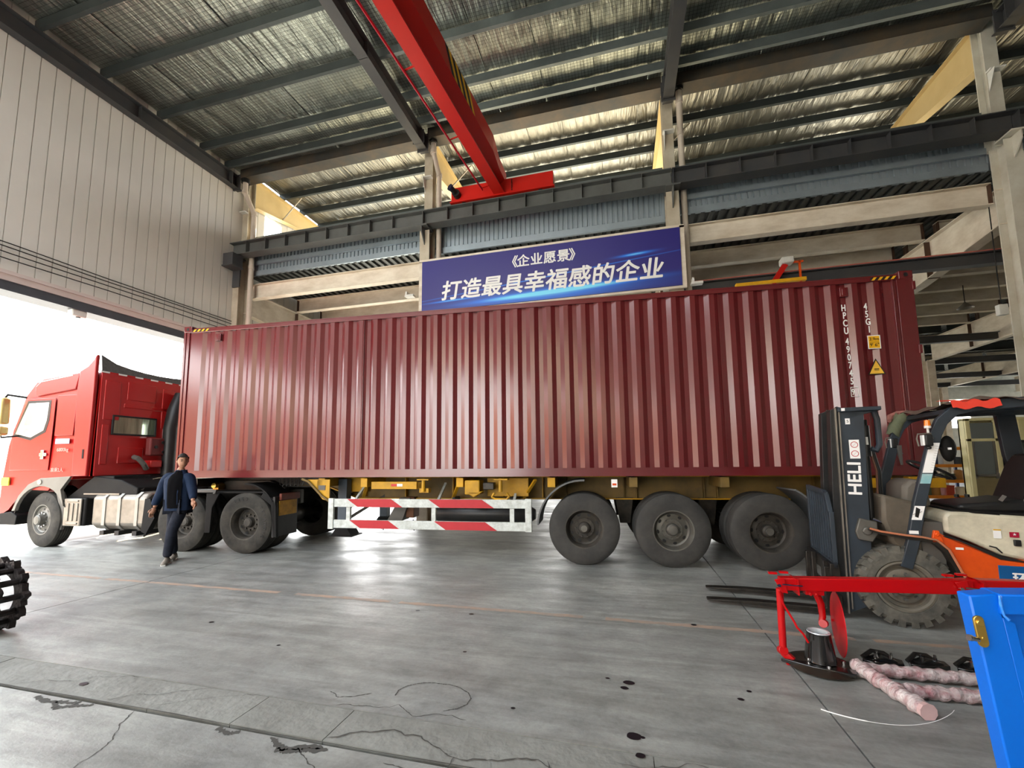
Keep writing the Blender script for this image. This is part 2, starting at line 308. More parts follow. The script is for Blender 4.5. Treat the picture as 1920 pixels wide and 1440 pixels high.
for x, y, rx, ry in [(-1.15, 1.95, .55, .16), (.55, 2.3, .7, .1), (1.6, 2.12, .7, .12)]:
    MB().add([(x + rx * math.cos(k * PI / 12) * random.uniform(.85, 1.1), y + ry * math.sin(k * PI / 12) * random.uniform(.7, 1.2), .001) for k in range(24)], [tuple(range(24))]).fin('rough_patch', M_rough, fl)

# outside
M_out = mat('sunlit_yard_paving', (190, 190, 184), .8, c2=(172, 172, 166), sc=.6)
struct('ground_outside', MB().box((-120, -80, -.3), (-11.46, 90, -.012)).box((-11.46, -90, -.3), (110, -10.21, -.012)).box((-11.46, 38.01, -.3), (110, 110, -.012)).box((45.01, -10.2, -.3), (110, 38, -.012)), M_out)
t = thing('factory_building', 'pale low factory building far across the yard beyond the open door', 'building', (-62, 20, 0))
MB().box((-3, -40, 0), (3, 60, 11.2)).fin('wall', mat('pale_render', (226, 228, 226), .8), t)
MB().box((-3.3, -40.3, 11.2), (3.3, 60.3, 11.8)).fin('roof_edge', mat('pale_blue_fascia', (150, 190, 205), .6), t)
for k in range(10): MB().box((2.95, -34 + k * 9, 3), (3.06, -30 + k * 9, 6)).fin('window', M_glass, t)
t = thing('reflection_building', 'long brick coloured building added unseen outside the door for orange reflections on the cab', 'building', (-34, -30, 0))  # unseen building added to darken and warm the reflections on the cab
MB().box((-6, -30, 0), (6, 22, 7)).fin('wall', mat('warm_reflection_wall', (170, 110, 72), .8), t); MB().box((-6.4, -30.4, 7), (6.4, 22.4, 7.5)).fin('roof_edge', M_white, t)
t = thing('stacked_crate', 'white crate with blue panel standing outside, seen beneath the container front', 'crate', (-12.9, 10.35, 0))
MB().box((-.6, -1.0, 0), (.6, 1.6, 1.35)).fin('body', M_white, t, bev=.01)
MB().box((.6, -.95, .75), (.612, -.35, 1.3)).fin('blue_panel', M_blue, t)

# wall_left : vertical sandwich panels, each one a piece
wl = thing('wall_left', 'grey vertical sandwich panel gable wall above the truck door', 'wall', kind='structure')
WX = -11.35
me = MB().prism([(0, 0), (0, .246), (-.05, .25), (-.05, 0)], 4.98, 11.2, 2).mesh('wall_panel', M_wall, 0)
def wpanel(y, z0, z1, dx): MB().prism([(WX + dx, y + .002), (WX + dx, y + .236), (WX + dx - .012, y + .242), (WX + dx - .012, y + .25), (WX - .08, y + .25), (WX - .08, y)], z0, z1, 2).fin('wall_panel', M_wall, wl, 0)
for k in range(-54, 40):
    y = .1 + k * .25
    if y < 9.9: wpanel(y, 5.3, 10.9, random.uniform(-.0015, .0015))
for k in range(0, 60):
    y = 10.3 + k * .25
    if y < 23: wpanel(y, 4.6 if k else 0, 8.98 if 2 < k < 6 else 10.9, 0)
    if 2 < k < 6: wpanel(y, 9.9, 10.9, 0)
MB().box((WX - .08, 9.9, 0), (WX, 10.3, 10.9)).fin('wall_panel', M_wall, wl)
for k in range(0, 60): MB().box((WX - .08, 22.8 + k * .25, 0), (WX, 23.04 + k * .25, 10.9)).fin('wall_panel', M_wall, wl)
struct('trim_1', MB().box((WX - .02, -10, 5.13), (WX + .06, 9.95, 5.3)).box((WX - .02, -10, 5.25), (WX + .09, 9.95, 5.32)), mat('pinkish_door_flashing', (196, 182, 176), .4, c2=(170, 158, 152)), parent=None)
struct('trim_2', MB().box((WX - .35, -10, 4.96), (WX + .03, 9.95, 5.13)).box((WX - .4, -10, 4.93), (WX + .08, 9.95, 4.97)), mat('dark_door_lintel', (74, 76, 82), .5))
w = struct('window_1', MB().box((WX - .09, 11.02, 9.05), (WX - .03, 11.1, 9.95)).box((WX - .09, 11.85, 9.05), (WX - .03, 11.92, 9.95)).box((WX - .09, 11.02, 9.88), (WX - .03, 11.92, 9.95)), M_white)
for k, (y, z) in enumerate([(None, 5.85), (None, 5.78), (None, 5.68), (None, 5.56)]):
    q = MB().tube([(WX + .05, -6 + j * 1.6, z + .012 * math.sin(j * 2.1 + k)) for j in range(11)], .011, 6).fin('wall_cable', M_black)
    tag(q, ['topmost', 'second highest', 'third highest', 'lowest'][k] + ' black cable running along the grey wall above the door', 'cable', 'cables along the gable wall')
t = thing('door_sensor', 'small white box hanging under the dark door lintel', 'sensor', (WX, 6.35, 4.94))
MB().box((-.12, -.13, -.15), (.05, .13, 0)).fin('housing', M_white, t, bev=.02); MB().cyl((0, 0, -.15), (0, 0, -.17), .04).fin('lens', M_black, t)

# ceiling: foil strips over purlins
ce = thing('ceiling', 'foil insulated roof of the near bay on steel purlins', 'ceiling', kind='structure')
def foil(x0, x1, y0, y1, z, m, per, sag, parent, ph):
    nx, ny = 8, int((y1 - y0) / .12); vs = []
    for j in range(ny + 1):
        y = y0 + (y1 - y0) * j / ny
        for i in range(nx + 1):
            x = x0 + (x1 - x0) * i / nx; e = abs(i / nx - .5) * 2
            vs.append((x, y, z - sag * (math.sin(PI * ((y - ph) / per)) ** 2) * (1 - .75 * e ** 4) + random.uniform(-.004, .004) + .012 * math.sin(x * 17 + y * 2.3) * math.sin(y * 1.9 + x * 3)))
    n = nx + 1
    return MB().add(vs, [(j * n + i, j * n + i + 1, (j + 1) * n + i + 1, (j + 1) * n + i) for j in range(ny) for i in range(nx)]).fin('foil_strip', m, parent, 180)
for k in range(28):
    foil(-11.3 + k * 1.22, -11.3 + (k + 1) * 1.22 - .02, 1.0, 10.1, 10.65 + (k % 2) * .008, M_foil, 1.15, .014, ce, 9.43)
MB().box((-11.4, 0, 10.75), (45, 10.2, 10.8)).fin('roof_sheet', M_foil, ce); MB().box((-11.4, 0, 10.64), (45, 1.0, 10.7)).fin('roof_sheet', M_foil, ce)
MB().box((-11.4, -10.2, 10.64), (45, -7, 10.7)).fin('roof_sheet', M_foil, ce); MB().box((-11.4, -7, 10.64), (-11.2, 0, 10.7)).fin('roof_sheet', M_foil, ce); MB().box((-2, -7, 10.64), (45, 0, 10.7)).fin('roof_sheet', M_foil, ce)
MB().box((-11.4, 10.2, 11.0), (45, 16, 11.05)).fin('roof_sheet', M_foil2, ce)
for k in range(36):
    foil(-11.3 + k * 1.0, -11.3 + (k + 1) * 1.0 - .015, 9.9, 15.5, 10.91 + (k % 2) * .008, M_foil2, .96, .014, ce, 10.57)
mesh = MB()
x = -11.2
while x < 8.2:
    mesh.add([(x, 3.2, 10.61), (x + .006, 3.2, 10.61), (x + .006, 10.0, 10.61), (x, 10.0, 10.61)], [(0, 1, 2, 3)]); x += .075
y = 3.2
while y < 10:
    mesh.add([(-11.2, y, 10.609), (8.2, y, 10.609), (8.2, y + .006, 10.609), (-11.2, y + .006, 10.609)], [(0, 1, 2, 3)]); y += .075
mesh.fin('wire_mesh', mat('wire_netting', (60, 64, 62), .5, .5), ce, 0, kind='stuff')
def purlin(x0, x1, y, z, m, h=.2, w=.075, parent=ce, nm='purlin'):
    prof = [(0, 0), (w, 0), (w, .02), (w - .003, .02), (w - .003, .003), (.003, .003), (.003, h - .003), (w - .003, h - .003), (w - .003, h - .02), (w, h - .02), (w, h), (0, h)]
    return MB().prism([(y + a, z + b) for a, b in prof], x0, x1, 0).fin(nm, m, parent, 0)
for i in range(6):
    m = M_galvd if i in (0, ) else M_galv
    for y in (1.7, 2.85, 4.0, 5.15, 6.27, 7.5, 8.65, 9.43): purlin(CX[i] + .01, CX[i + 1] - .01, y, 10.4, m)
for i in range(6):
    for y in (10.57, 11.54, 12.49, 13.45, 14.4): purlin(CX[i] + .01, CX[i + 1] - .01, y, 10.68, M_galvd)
M_gut = mat('rusty_gutter_steel', (62, 62, 60), .5, .2, c2=(96, 80, 60), sc=1.4, amt=.8)
for i in range(5):
    g = MB().box((CX[i] + .14, 9.86, 10.34), (CX[i + 1] - .14, 9.875, 10.62)).box((CX[i] + .14, 9.86, 10.33), (CX[i + 1] - .14, 10.22, 10.345)).box((CX[i] + .14, 10.205, 10.34), (CX[i + 1] - .14, 10.22, 10.6)).fin('roof_gutter', M_gut)
    tag(g, ['rusty valley gutter nearest the gable wall', 'rusty valley gutter above the red crane carriage', 'rusty valley gutter above the right end of the blue banner span', 'rusty valley gutter beyond the rightmost column', 'rusty valley gutter out of sight'][i], 'gutter', 'valley gutters between the bays')

# rafters of the near bay
ordn = ['against the gable wall', 'second from the gable wall, behind the red girder', 'third from the gable wall', 'fourth from the gable wall, at the upper corner']
for i, x in enumerate(CX[:5]):
    t = thing('roof_rafter', 'dark steel roof rafter ' + (ordn[i] if i < 4 else 'farthest right, outside the view'), 'rafter', (x, YR, 10.0), group='rafters of the near bay')
    MB().ibeam((0, -20, .2), (0, -.1, .2), .24, .4, .02, .012).fin('beam', M_dark, t, 0)
    MB().box((-.16, -.25, -.05), (.16, -.22, .45)).box((-.16, -.5, 0), (-.012, -.49, .38)).box((.012, -.5, 0), (.16, -.49, .38)).fin('end_plate', M_dark, t, 0)
    for y in (-3.0, -6.4): MB().box((-.1, y, 0), (.1, y + .012, .4)).fin('stiffener', M_dark, t, 0)
# rafters of the far bay (haunched, beige)
M_rafw = mat('cream_rafter_paint', (214, 190, 138), .5, c2=(188, 160, 108), sc=1.2, amt=.5)
for i, x in enumerate(CX[:6]):
    t = thing('far_bay_rafter', ['cream haunched rafter beside the small bright gable window', 'cream haunched rafter just behind the red end carriage', 'cream haunched rafter behind the middle column', 'yellowish cream haunched rafter at the upper right column', 'cream haunched rafter next bay to the right', 'cream haunched rafter two bays to the right'][i], 'rafter', (x + (.08 if i == 0 else 0), YR, 9.6), group='rafters of the far bay')
    MB().prism([(.4, .15), (3.2, .62), (5.85, .62), (5.85, 1.05), (.4, 1.05)], -.008, .008, 0).fin('web', M_rafw, t, 0)
    MB().bar((0, .4, .14), (0, 3.2, .61), .22, .018).bar((0, 3.2, .61), (0, 5.85, .61), .22, .018).fin('bottom_flange', M_rafw, t, 0)
    MB().bar((0, .4, 1.055), (0, 5.85, 1.055), .22, .018).fin('top_flange', M_rafw, t, 0)
    MB().bar((.02, 1.55, .4), (.75, 1.55, 1.08), .03, .03, (0, 1, 0)).fin('knee_brace', M_beige, t, 0)
# columns
cl = ['beige steel column in the corner beside the gable wall', 'beige steel column behind the left end of the red carriage', 'beige steel column at the right end of the blue banner', 'cream steel column at the right edge beside the forklift', 'steel column one bay beyond the right edge']
for i, x in enumerate(CX[:5]):
    t = thing('steel_column', cl[i], 'column', (x, YR, 0), group='columns between the bays')
    m = M_beige if i < 3 else mat('cream_column_paint', (206, 204, 192), .5, c2=(150, 136, 110), sc=1.5, amt=.5)
    lo = .32
    MB().box((-.012, -lo / 2 + .1, 0), (.012, lo / 2 + .1, 7.8)).box((-.14, -lo / 2 + .08, 0), (.14, -lo / 2 + .1, 7.8)).box((-.14, lo / 2 + .1, 0), (.14, lo / 2 + .12, 7.8)).fin('lower_shaft', m, t, 0)
    MB().box((-.01, .15, 7.8), (.01, .37, 10.6)).box((-.12, .13, 7.8), (.12, .15, 10.6)).box((-.12, .37, 7.8), (.12, .39, 10.6)).fin('upper_shaft', m, t, 0)
    MB().prism([(-.28, 7.82), (.1, 7.82), (.1, 7.3), (-.02, 7.3), (-.28, 7.66)], -.012, .012, 0).box((-.16, -.3, 7.82), (.16, .12, 7.85)).fin('bracket', M_runway if i < 3 else m, t, 0)
    MB().box((-.13, .0, 9.4), (.13, .13, 9.43)).prism([(.13, 9.4), (-.05, 9.4), (.13, 9.0)], -.1, -.09, 0).fin('gusset', M_white, t, 0)
    MB().box((-.25, -.15, 0), (.25, .4, .03)).fin('base_plate', M_dark, t)
# the small dark box brackets at the gable end of the runway
t = thing('end_bracket', 'dark boxed steel bracket carrying the runway at the gable wall', 'bracket', (-11.25, 9.66, 7.4))
MB().box((-.06, -.05, .05), (.3, .3, .42)).box((-.08, -.07, .02), (.32, .32, .06)).fin('box', M_dark, t, bev=.005); MB().box((-.06, .3, -.5), (.2, .34, .44)).fin('back_plate', M_dark, t)
# downpipes
def pipe(pts, r, label, m=M_pvc):
    t = thing('downpipe', label, 'pipe', pts[0], group='rainwater downpipes')
    L = [Vector(p) - Vector(pts[0]) for p in pts]; MB().tube(L, r, 12).fin('pipe', m, t, 60)
    for i in range(1, len(L) - 1): MB().cyl(L[i] + Vector((0, 0, .05)), L[i] - Vector((0, 0, .05)), r * 1.18, 12).fin('collar', m, t)
    MB().cyl(L[0], L[0] + Vector((0, 0, .12)), r * 1.6, 12).fin('outlet', M_black, t)
pipe([(-11.0, 9.95, 10.2), (-11.0, 9.95, 9.9), (-10.93, 10.25, 9.35), (-10.93, 10.25, 7.6), (-10.93, 10.25, 5.6), (-10.93, 10.25, .1)], .075, 'cream downpipe with a sloping offset in the gable corner')
pipe([(-4.72, 10.0, 10.25), (-4.72, 10.0, 10.0), (-4.68, 10.3, 9.5), (-4.68, 10.3, 5.0), (-4.68, 10.3, .1)], .07, 'cream downpipe beside the column left of the red carriage')
pipe([(1.58, 10.0, 10.25), (1.58, 10.0, 10.0), (1.62, 10.3, 9.4), (1.62, 10.3, 8.0), (1.62, 10.3, .1)], .07, 'cream downpipe beside the column at the right end of the banner')
# runway beams
rl = ['grey crane runway beam from the gable wall to the second column', 'grey crane runway beam above the blue banner carrying the red carriage', 'dark crane runway beam between the banner and the right edge column', 'dark crane runway beam continuing past the right edge']
for i in range(4):
    x0 = CX[i] - (.3 if i == 0 else 0); x1 = CX[i + 1] - .012; m = M_runway if i < 2 else M_dark
    t = thing('runway_beam', rl[i], 'crane rail beam', (x0, 9.98, 7.86), group='crane runway beams')
    MB().ibeam((0, 0, .2), (x1 - x0, 0, .2), .3, .4, .022, .012).fin('beam', m, t, 0)
    k = .1 if i == 0 else 0
    n = 9
    for j in range(n):
        for s in (-1, 1): MB().box((j * .7 + .02 + k, min(s * .008, s * .14), .022), (j * .7 + .032 + k, max(s * .008, s * .14), .378)).fin('stiffener', m, t, 0)
    MB().box((0, -.03, .4), (x1 - x0, .03, .44)).fin('rail', M_dark, t, 0)
# cladding strip and channels behind the runway, deck and beams of the mezzanine
wb = thing('wall_back', 'narrow ribbed metal cladding strip behind the runway beam', 'wall', kind='structure')
def corr(x0, x1, y, z0, z1):
    pts = []; x = x0
    while x < x1:
        pts += [(x, y), (x + .075, y), (x + .085, y + .03), (x + .115, y + .03), (x + .125, y)]; x += .125
    pts = [p for p in pts if p[0] <= x1]; n = len(pts)
    return MB().add([(a, b, z0) for a, b in pts] + [(a, b, z1) for a, b in pts], [(i, i + 1, n + i + 1, n + i) for i in range(n - 1)])
for i in range(5):
    a, b = CX[i] + .14, CX[i + 1] - .14
    zz = 7.45 if i != 1 else 7.32
    corr(CX[i] - .03, CX[i + 1] + .03, 10.5 + .002 * (i % 2), zz, 8.72).fin('cladding_sheet', M_corr, wb, 0)
    if i != 1: 
        purlin(a, b, 10.42, 7.78, M_corr, .13, .07, wb, 'channel'); purlin(a, b, 10.42, 7.42, M_corr, .16, .07, wb, 'channel')
    else: purlin(a, b, 10.42, 7.29, M_corr, .17, .07, wb, 'channel')
    purlin(a, b, 10.42, 8.5, M_galv, .2, .1, wb, 'channel')
dk = thing('floor_deck', 'dark ribbed steel deck of the mezzanine over the far bay', 'deck', kind='structure')
pr = []; x = -11.2
while x < 34:
    pr += [(x, 7.42), (x + .1, 7.42), (x + .12, 7.48), (x + .2, 7.48), (x + .22, 7.42)]; x += .22
n = len(pr)
MB().add([(a, 10.45, b) for a, b in pr] + [(a, 37.5, b) for a, b in pr], [(i, i + 1, n + i + 1, n + i) for i in range(n - 1)]).fin('deck_sheet', M_deck, dk, 0)
struct('floor_upper', MB().box((-11.3, 10.6, 7.5), (34, 37.5, 7.55)), mat('pale_upper_screed', (196, 192, 180), .8, sc=2))
jl = ['first', 'second', 'third', 'fourth', 'fifth', 'sixth', 'seventh', 'eighth']
for i in range(5):
    where = ['between the gable corner and the banner', 'behind the blue banner', 'right of the banner under the runway beam', 'beyond the right edge column', 'far right in the far bay'][i]
    for j, y in enumerate([10.5, 12.5, 13.7, 15.2, 16.6, 18.0, 19.5, 21.0]):
        z0, z1 = (6.68, 7.14) if j == 0 else (6.95, 7.4)
        yy = 10.62 if (j == 0 and i == 1) else y
        t = thing('floor_joist', '%s dusty white deck joist from the front, %s' % (jl[j], where), 'beam', (CX[i] + .15, yy, z0), group='deck joists of the far bay')
        MB().ibeam((0, 0, (z1 - z0) / 2), (6.0, 0, (z1 - z0) / 2), .2, z1 - z0, .018, .012).fin('beam', M_beamw, t, 0)
        for q_ in (0, 5.98): MB().box((q_, -.09, .02), (q_ + .02, .09, z1 - z0 - .02)).fin('end_plate', mat('rust_stained_plate', (84, 62, 48), .7), t, 0)
for i in range(2, 6):
    for j, y in enumerate([22.6, 24.8, 27.2, 30, 33]):
        g = MB().ibeam((CX[i] + .1, y, 7.2), (CX[i + 1] - .1, y, 7.2), .2, .42, .02, .014).fin('floor_joist', M_beige if j % 2 else M_galvd, None, 0)
        tag(g, '%s distant deck joist in the bay %s columns past the banner' % (jl[j], ['zero', 'one', 'two', 'three'][i - 2]), 'beam', 'distant deck joists')
for i, x in enumerate(CX[:7]):
    t = thing('floor_girder', ['cream haunched deck girder in the gable corner', 'cream haunched deck girder hidden behind the banner post', 'cream haunched deck girder at the right end of the banner', 'large cream haunched deck girder at the right edge column', 'cream deck girder seen just right of the container top', 'cream deck girder deeper in the far bay', 'cream deck girder deepest in the far bay'][i], 'girder', (x, YR, 6.0), group='cross girders of the mezzanine')
    MB().prism([(.25, .22), (2.9, -.05), (13.4, -.05), (13.4, .93), (.25, .93)], -.01, .01, 0).prism([(13.9, -.05), (27, -.05), (27, .93), (13.9, .93)], -.01, .01, 0).fin('web', M_beamw, t, 0)
    MB().bar((0, .25, .215), (0, 2.9, -.055), .26, .02).bar((0, 2.9, -.055), (0, 13.4, -.055), .26, .02).bar((0, 13.9, -.055), (0, 27, -.055), .26, .02).bar((0, .25, .94), (0, 27, .94), .26, .02).fin('flange', M_beamw, t, 0)
    for y in (.27, 2.4, 5.2, 8.0, 11, 14.2, 17, 20): MB().box((-.13, y, -.03), (.13, y + .015, .92)).fin('stiffener', mat('rust_stained_plate', (84, 62, 48), .7), t, 0)
for i, x in enumerate(CX[2:7]):
    for j, y in enumerate((23.8, 33.5)):
        t = thing('inner_column', ['near', 'far'][j] + ' inner column of the far bay, ' + ['behind the container rear half', 'behind the forklift mast', 'just right of the container end', 'right of the forklift guard', 'outermost on the right'][i], 'column', (x, y, 0), group='inner columns of the far bay')
        MB().ibeam((0, 0, 0), (0, 0, 6.0), .3, .35, .02, .014, (0, 1, 0)).fin('shaft', M_beamw, t, 0)
        MB().box((-.3, -.3, 0), (.3, .3, .03)).fin('base_plate', M_dark, t)
w4 = thing('wall_light_block', 'unseen grey partition added on the upper floor to darken the right of the far bay', 'wall', kind='structure')  # unseen wall added to block light from the right of the far bay
for x0, x1 in ((1.5, 7.0), (8.8, 45)): MB().box((x0, 16.0, 7.55), (x1, 16.1, 11)).fin('wall_panel', M_galvd, w4)
# second, lower crane runway and dark longitudinal members in the far bay
for k, (y, z) in enumerate([(11.3, 5.74), (19.9, 5.95), (24.4, 5.9), (29.0, 5.9), (32.8, 5.9)]):
    t = thing('inner_runway_beam', ['dark runway beam with a red conductor line just behind the container top', 'dark longitudinal beam in the far bay, second in depth', 'dark longitudinal beam in the far bay, third in depth', 'dark longitudinal beam in the far bay, fourth in depth', 'dark longitudinal beam in the far bay, farthest back'][k], 'beam', (1.5, y, z), group='dark longitudinal beams of the far bay')
    MB().ibeam((0, 0, .14), (32, 0, .14), .2, .28, .02, .012).fin('beam', M_dark, t, 0)
    if k == 0: MB().box((0, -.1, .285), (32, -.07, .31)).fin('conductor_rail', mat('faded_red_rail', (190, 104, 92), .5), t, 0)
# far enclosure
wr = thing('wall_far', 'pale far end wall of the hall with bright windows', 'wall', kind='structure')
for x0, x1, z0, z1 in [(-11.4, 45, 5.6, 11), (-11.4, -7, 0, 5.6), (34, 45, 0, 5.6), (19.3, 34, 0, 3.5), (-1, 3, 0, 5.6), (10, 20.2, 0, 5.6), (24.2, 34, 3.5, 5.6)]:
    MB().box((x0, 37.6, z0), (x1, 37.8, z1)).fin('wall_panel', mat('pale_far_wall', (196, 196, 186), .7), wr)
wq = struct('window_2', MB().box((20.2, 37.55, 3.5), (20.3, 37.65, 5.6)).box((22.1, 37.55, 3.5), (22.16, 37.65, 5.6)).box((24.1, 37.55, 3.5), (24.2, 37.65, 5.6)).box((20.2, 37.55, 3.45), (24.2, 37.65, 3.55)), M_white)
w2 = thing('wall_right', 'plain grey end wall far to the right', 'wall', kind='structure')
for y0, y1, z0, z1 in [(-10.2, 38, 6.2, 11), (-10.2, 14, 0, 6.2), (26, 38, 0, 6.2)]: MB().box((44.9, y0, z0), (45.1, y1, z1)).fin('wall_panel', M_wall, w2)
w3 = thing('wall_near', 'grey wall behind the viewpoint with wide openings', 'wall', kind='structure')
for x0, x1, z0, z1 in [(-11.4, 45, 6.2, 10.8), (-3, 45, 0, 6.2), (-11.4, -10.8, 0, 6.2)]: MB().box((x0, -10.2, z0), (x1, -10.05, z1)).fin('wall_panel', M_wall, w3)
# the banner
bn = thing('banner_sign', 'dark blue banner with white Chinese slogan between two columns', 'sign', (-1.76, 9.84, 5.45), group=None)
BW, BH = 6.36, 1.36
def banner_mat():
    m = bpy.data.materials.new('blue_banner_print'); m.use_nodes = True; N = m.node_tree.nodes; L = m.node_tree.links; b = N['Principled BSDF']; b.inputs['Roughness'].default_value = .45
    tc = N.new('ShaderNodeTexCoord'); sp = N.new('ShaderNodeSeparateXYZ'); L.new(tc.outputs['Object'], sp.inputs[0])
    def M(op, a, b_=None, c=None):
        q = N.new('ShaderNodeMath'); q.operation = op
        for i, v in enumerate((a, b_, c)):
            if v is None: continue
            if isinstance(v, (int, float)): q.inputs[i].default_value = v
            else: L.new(v, q.inputs[i])
        return q.outputs[0]
    X, Z = sp.outputs['X'], sp.outputs['Z']
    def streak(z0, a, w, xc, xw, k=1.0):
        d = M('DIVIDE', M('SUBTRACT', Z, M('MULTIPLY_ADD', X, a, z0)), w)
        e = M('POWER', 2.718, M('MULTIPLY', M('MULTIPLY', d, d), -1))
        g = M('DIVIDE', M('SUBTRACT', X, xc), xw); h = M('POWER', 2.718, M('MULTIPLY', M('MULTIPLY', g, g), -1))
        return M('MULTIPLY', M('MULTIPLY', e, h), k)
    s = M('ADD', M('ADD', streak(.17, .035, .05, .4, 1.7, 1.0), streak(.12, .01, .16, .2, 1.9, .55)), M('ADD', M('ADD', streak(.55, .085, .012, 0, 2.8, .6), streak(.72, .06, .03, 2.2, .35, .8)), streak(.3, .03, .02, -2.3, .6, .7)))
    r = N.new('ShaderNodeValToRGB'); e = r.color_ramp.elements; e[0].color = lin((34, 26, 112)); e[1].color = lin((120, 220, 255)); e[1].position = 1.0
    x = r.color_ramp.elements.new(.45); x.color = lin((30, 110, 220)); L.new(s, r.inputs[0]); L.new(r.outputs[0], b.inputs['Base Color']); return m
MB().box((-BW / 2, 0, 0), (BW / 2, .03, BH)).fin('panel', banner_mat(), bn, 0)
MB().box((-BW / 2 - .1, .03, -.05), (-BW / 2, .1, BH + .02)).box((BW / 2, .03, -.05), (BW / 2 + .1, .1, BH + .05)).box((-BW / 2 - .1, .03, BH), (BW / 2 + .1, .1, BH + .07)).box((-BW / 2, .03, -.05), (BW / 2, .1, 0)).fin('frame', M_beamw, bn, 0)
for k, ch in enumerate('《企业愿景》'):
    text(ch, .32, M_letter, bn, (-.78 + k * .33 + (.04 if k == 0 else -.04 if k == 5 else 0), -.003, 1.02), offset=.006, name='character')
for k, ch in enumerate('打造最具幸福感的企业'):
    text(ch, .54, M_letter, bn, (-2.38 + k * .545, -.003, .46 - k * .005), offset=.011, shear=.15, name='character')
for k, (x, z, l) in enumerate([(-BW / 2 - .35, .45, 'left'), (BW / 2 + .3, -.02, 'right')]):
    t = thing('small_bracket', 'small white clamp at the %s end of the blue banner' % l, 'clamp', (-1.76 + x, 9.84, 5.45 + z), group='banner clamps')
    MB().box((-.12, -.05, 0), (.12, .1, .05)).box((-.1, -.05, .05), (-.06, .1, .14)).fin('plate', M_white, t)

# ------------------------------------------------------------------ red overhead crane
cr = thing('bridge_crane', 'bright red single girder overhead crane with hazard stripes', 'crane', (-2.8, 9.98, 8.3))
g = MB(); prof = [(-.14, .05), (.14, .05), (.14, .08), (.012, .09), (.012, .3), (.22, .46), (.22, .86), (-.22, .86), (-.22, .46), (-.012, .3), (-.012, .09), (-.14, .08)]
def gpath(y, k): return [(a * (k if b > .2 else 1), y, (b if b <= .3 else .3 + (b - .3) * k)) for a, b in prof]
secs = [(.02, .62), (-.55, .72), (-1.1, 1), (-19.6, 1)]; vs = []
for y, k in secs: vs += gpath(y, k)
n = len(prof)
g.add(vs, [(i * n + k, i * n + (k + 1) % n, (i + 1) * n + (k + 1) % n, (i + 1) * n + k) for i in range(3) for k in range(n)] + [tuple(range(n)), tuple(3 * n + k for k in range(n))])
g.rot('Z', -.078)
girder = g.fin('girder', M_red, cr, 0)
pc = MB().tube([(-.42, -.25 - j * 1.2, .18) for j in range(17)], .022, 8); pc.rot('Z', -.078); pc.fin('conduit', mat('crimson_conduit', (176, 20, 40), .4), cr)
for j in range(9):
    q = MB().bar((-.42, -.3 - j * 1.75, .2), (-.1, -.3 - j * 1.75, .24), .03, .012); q.rot('Z', -.078); q.fin('conduit_bracket', M_red, cr)
for j in range(4):
    q = MB(); y0 = -2.15 - j * .27
    q.add([(.223, y0, .47), (.223, y0 - .12, .47), (.223, y0 - .42, .85), (.223, y0 - .3, .85)], [(0, 1, 2, 3)]); q.rot('Z', -.078); q.fin('hazard_stripe', M_yb, cr, 0)
    q = MB(); y0 = -2.15 - j * .27 - .125
    q.add([(.223, y0, .47), (.223, y0 - .13, .47), (.223, y0 - .43, .85), (.223, y0 - .3, .85)], [(0, 1, 2, 3)]); q.rot('Z', -.078); q.fin('hazard_stripe', M_ink, cr, 0)
MB().box((-1.33, -.13, .05), (1.37, .13, .43)).fin('end_carriage', M_red, cr, bev=.008)
MB().box((-1.36, -.15, .02), (1.4, .15, .05)).fin('carriage_flange', M_red, cr)
for x in (-1.0, 1.04): MB().cyl((x, -.1, .11), (x, .1, .11), .105, 20).fin('carriage_wheel', M_black, cr)
MB().cyl((-1.15, -.13, .2), (-1.15, -.27, .2), .1, 16).cyl((-1.17, -.27, .21), (-1.22, -.42, .24), .07, 16).fin('motor', M_black, cr)
MB().cyl((-1.22, -.42, .24), (-1.24, -.46, .25), .085, 16).fin('motor_cap', mat('blue_black_cap', (30, 34, 60), .4), cr)
for z in range(7):
    MB().cyl((.32, -.16, .1 + z * .045), (.32, -.14, .1 + z * .045), .014, 6).fin('bolt', M_black, cr)
# small hoist trolley far behind the container
t = thing('hoist_trolley', 'orange and white hoist trolley above the container top', 'hoist', (3.9, 11.08, 5.86))
MB().bar((-.3, 0, -.15), (.0, 0, .3), .08, .12).fin('arm', M_red, t); MB().box((-.1, -.12, .3), (.16, .12, .46)).fin('motor', M_white, t, bev=.03)
MB().bar((.3, 0, -.15), (.3, 0, .35), .04, .04).bar((.1, 0, .34), (.38, 0, .34), .04, .04).fin('mast', M_org, t); MB().box((-1.1, -.06, -.14), (.4, .06, -.06)).fin('yellow_beam', M_yb, t); MB().box((-.3, -.03, -.12), (.3, .16, -.07)).fin('trolley_hanger', M_dark, t)
t = thing('flood_light', 'white square floodlight bracket near the right edge column', 'lamp', (7.64, 10.62, 4.52))
MB().box((-.17, -.05, -.11), (-.02, .06, .11)).fin('housing', M_white, t, bev=.01); MB().tube([(-.1, 0, .1), (-.1, 0, .8), (-.12, -.04, 2.2)], .01, 6).fin('cable', M_black, t)
t = thing('ceiling_lamp', 'small bell shaped lamp under the far bay deck right of the container', 'lamp', (10.6, 16.2, 6.2))
MB().lathe([(.02, .2), (.06, .15), (.2, 0)], ax=2, n=16).fin('shade', M_alu, t); MB().cyl((0, 0, .2), (0, 0, .75), .012, 6).fin('stem', M_black, t)

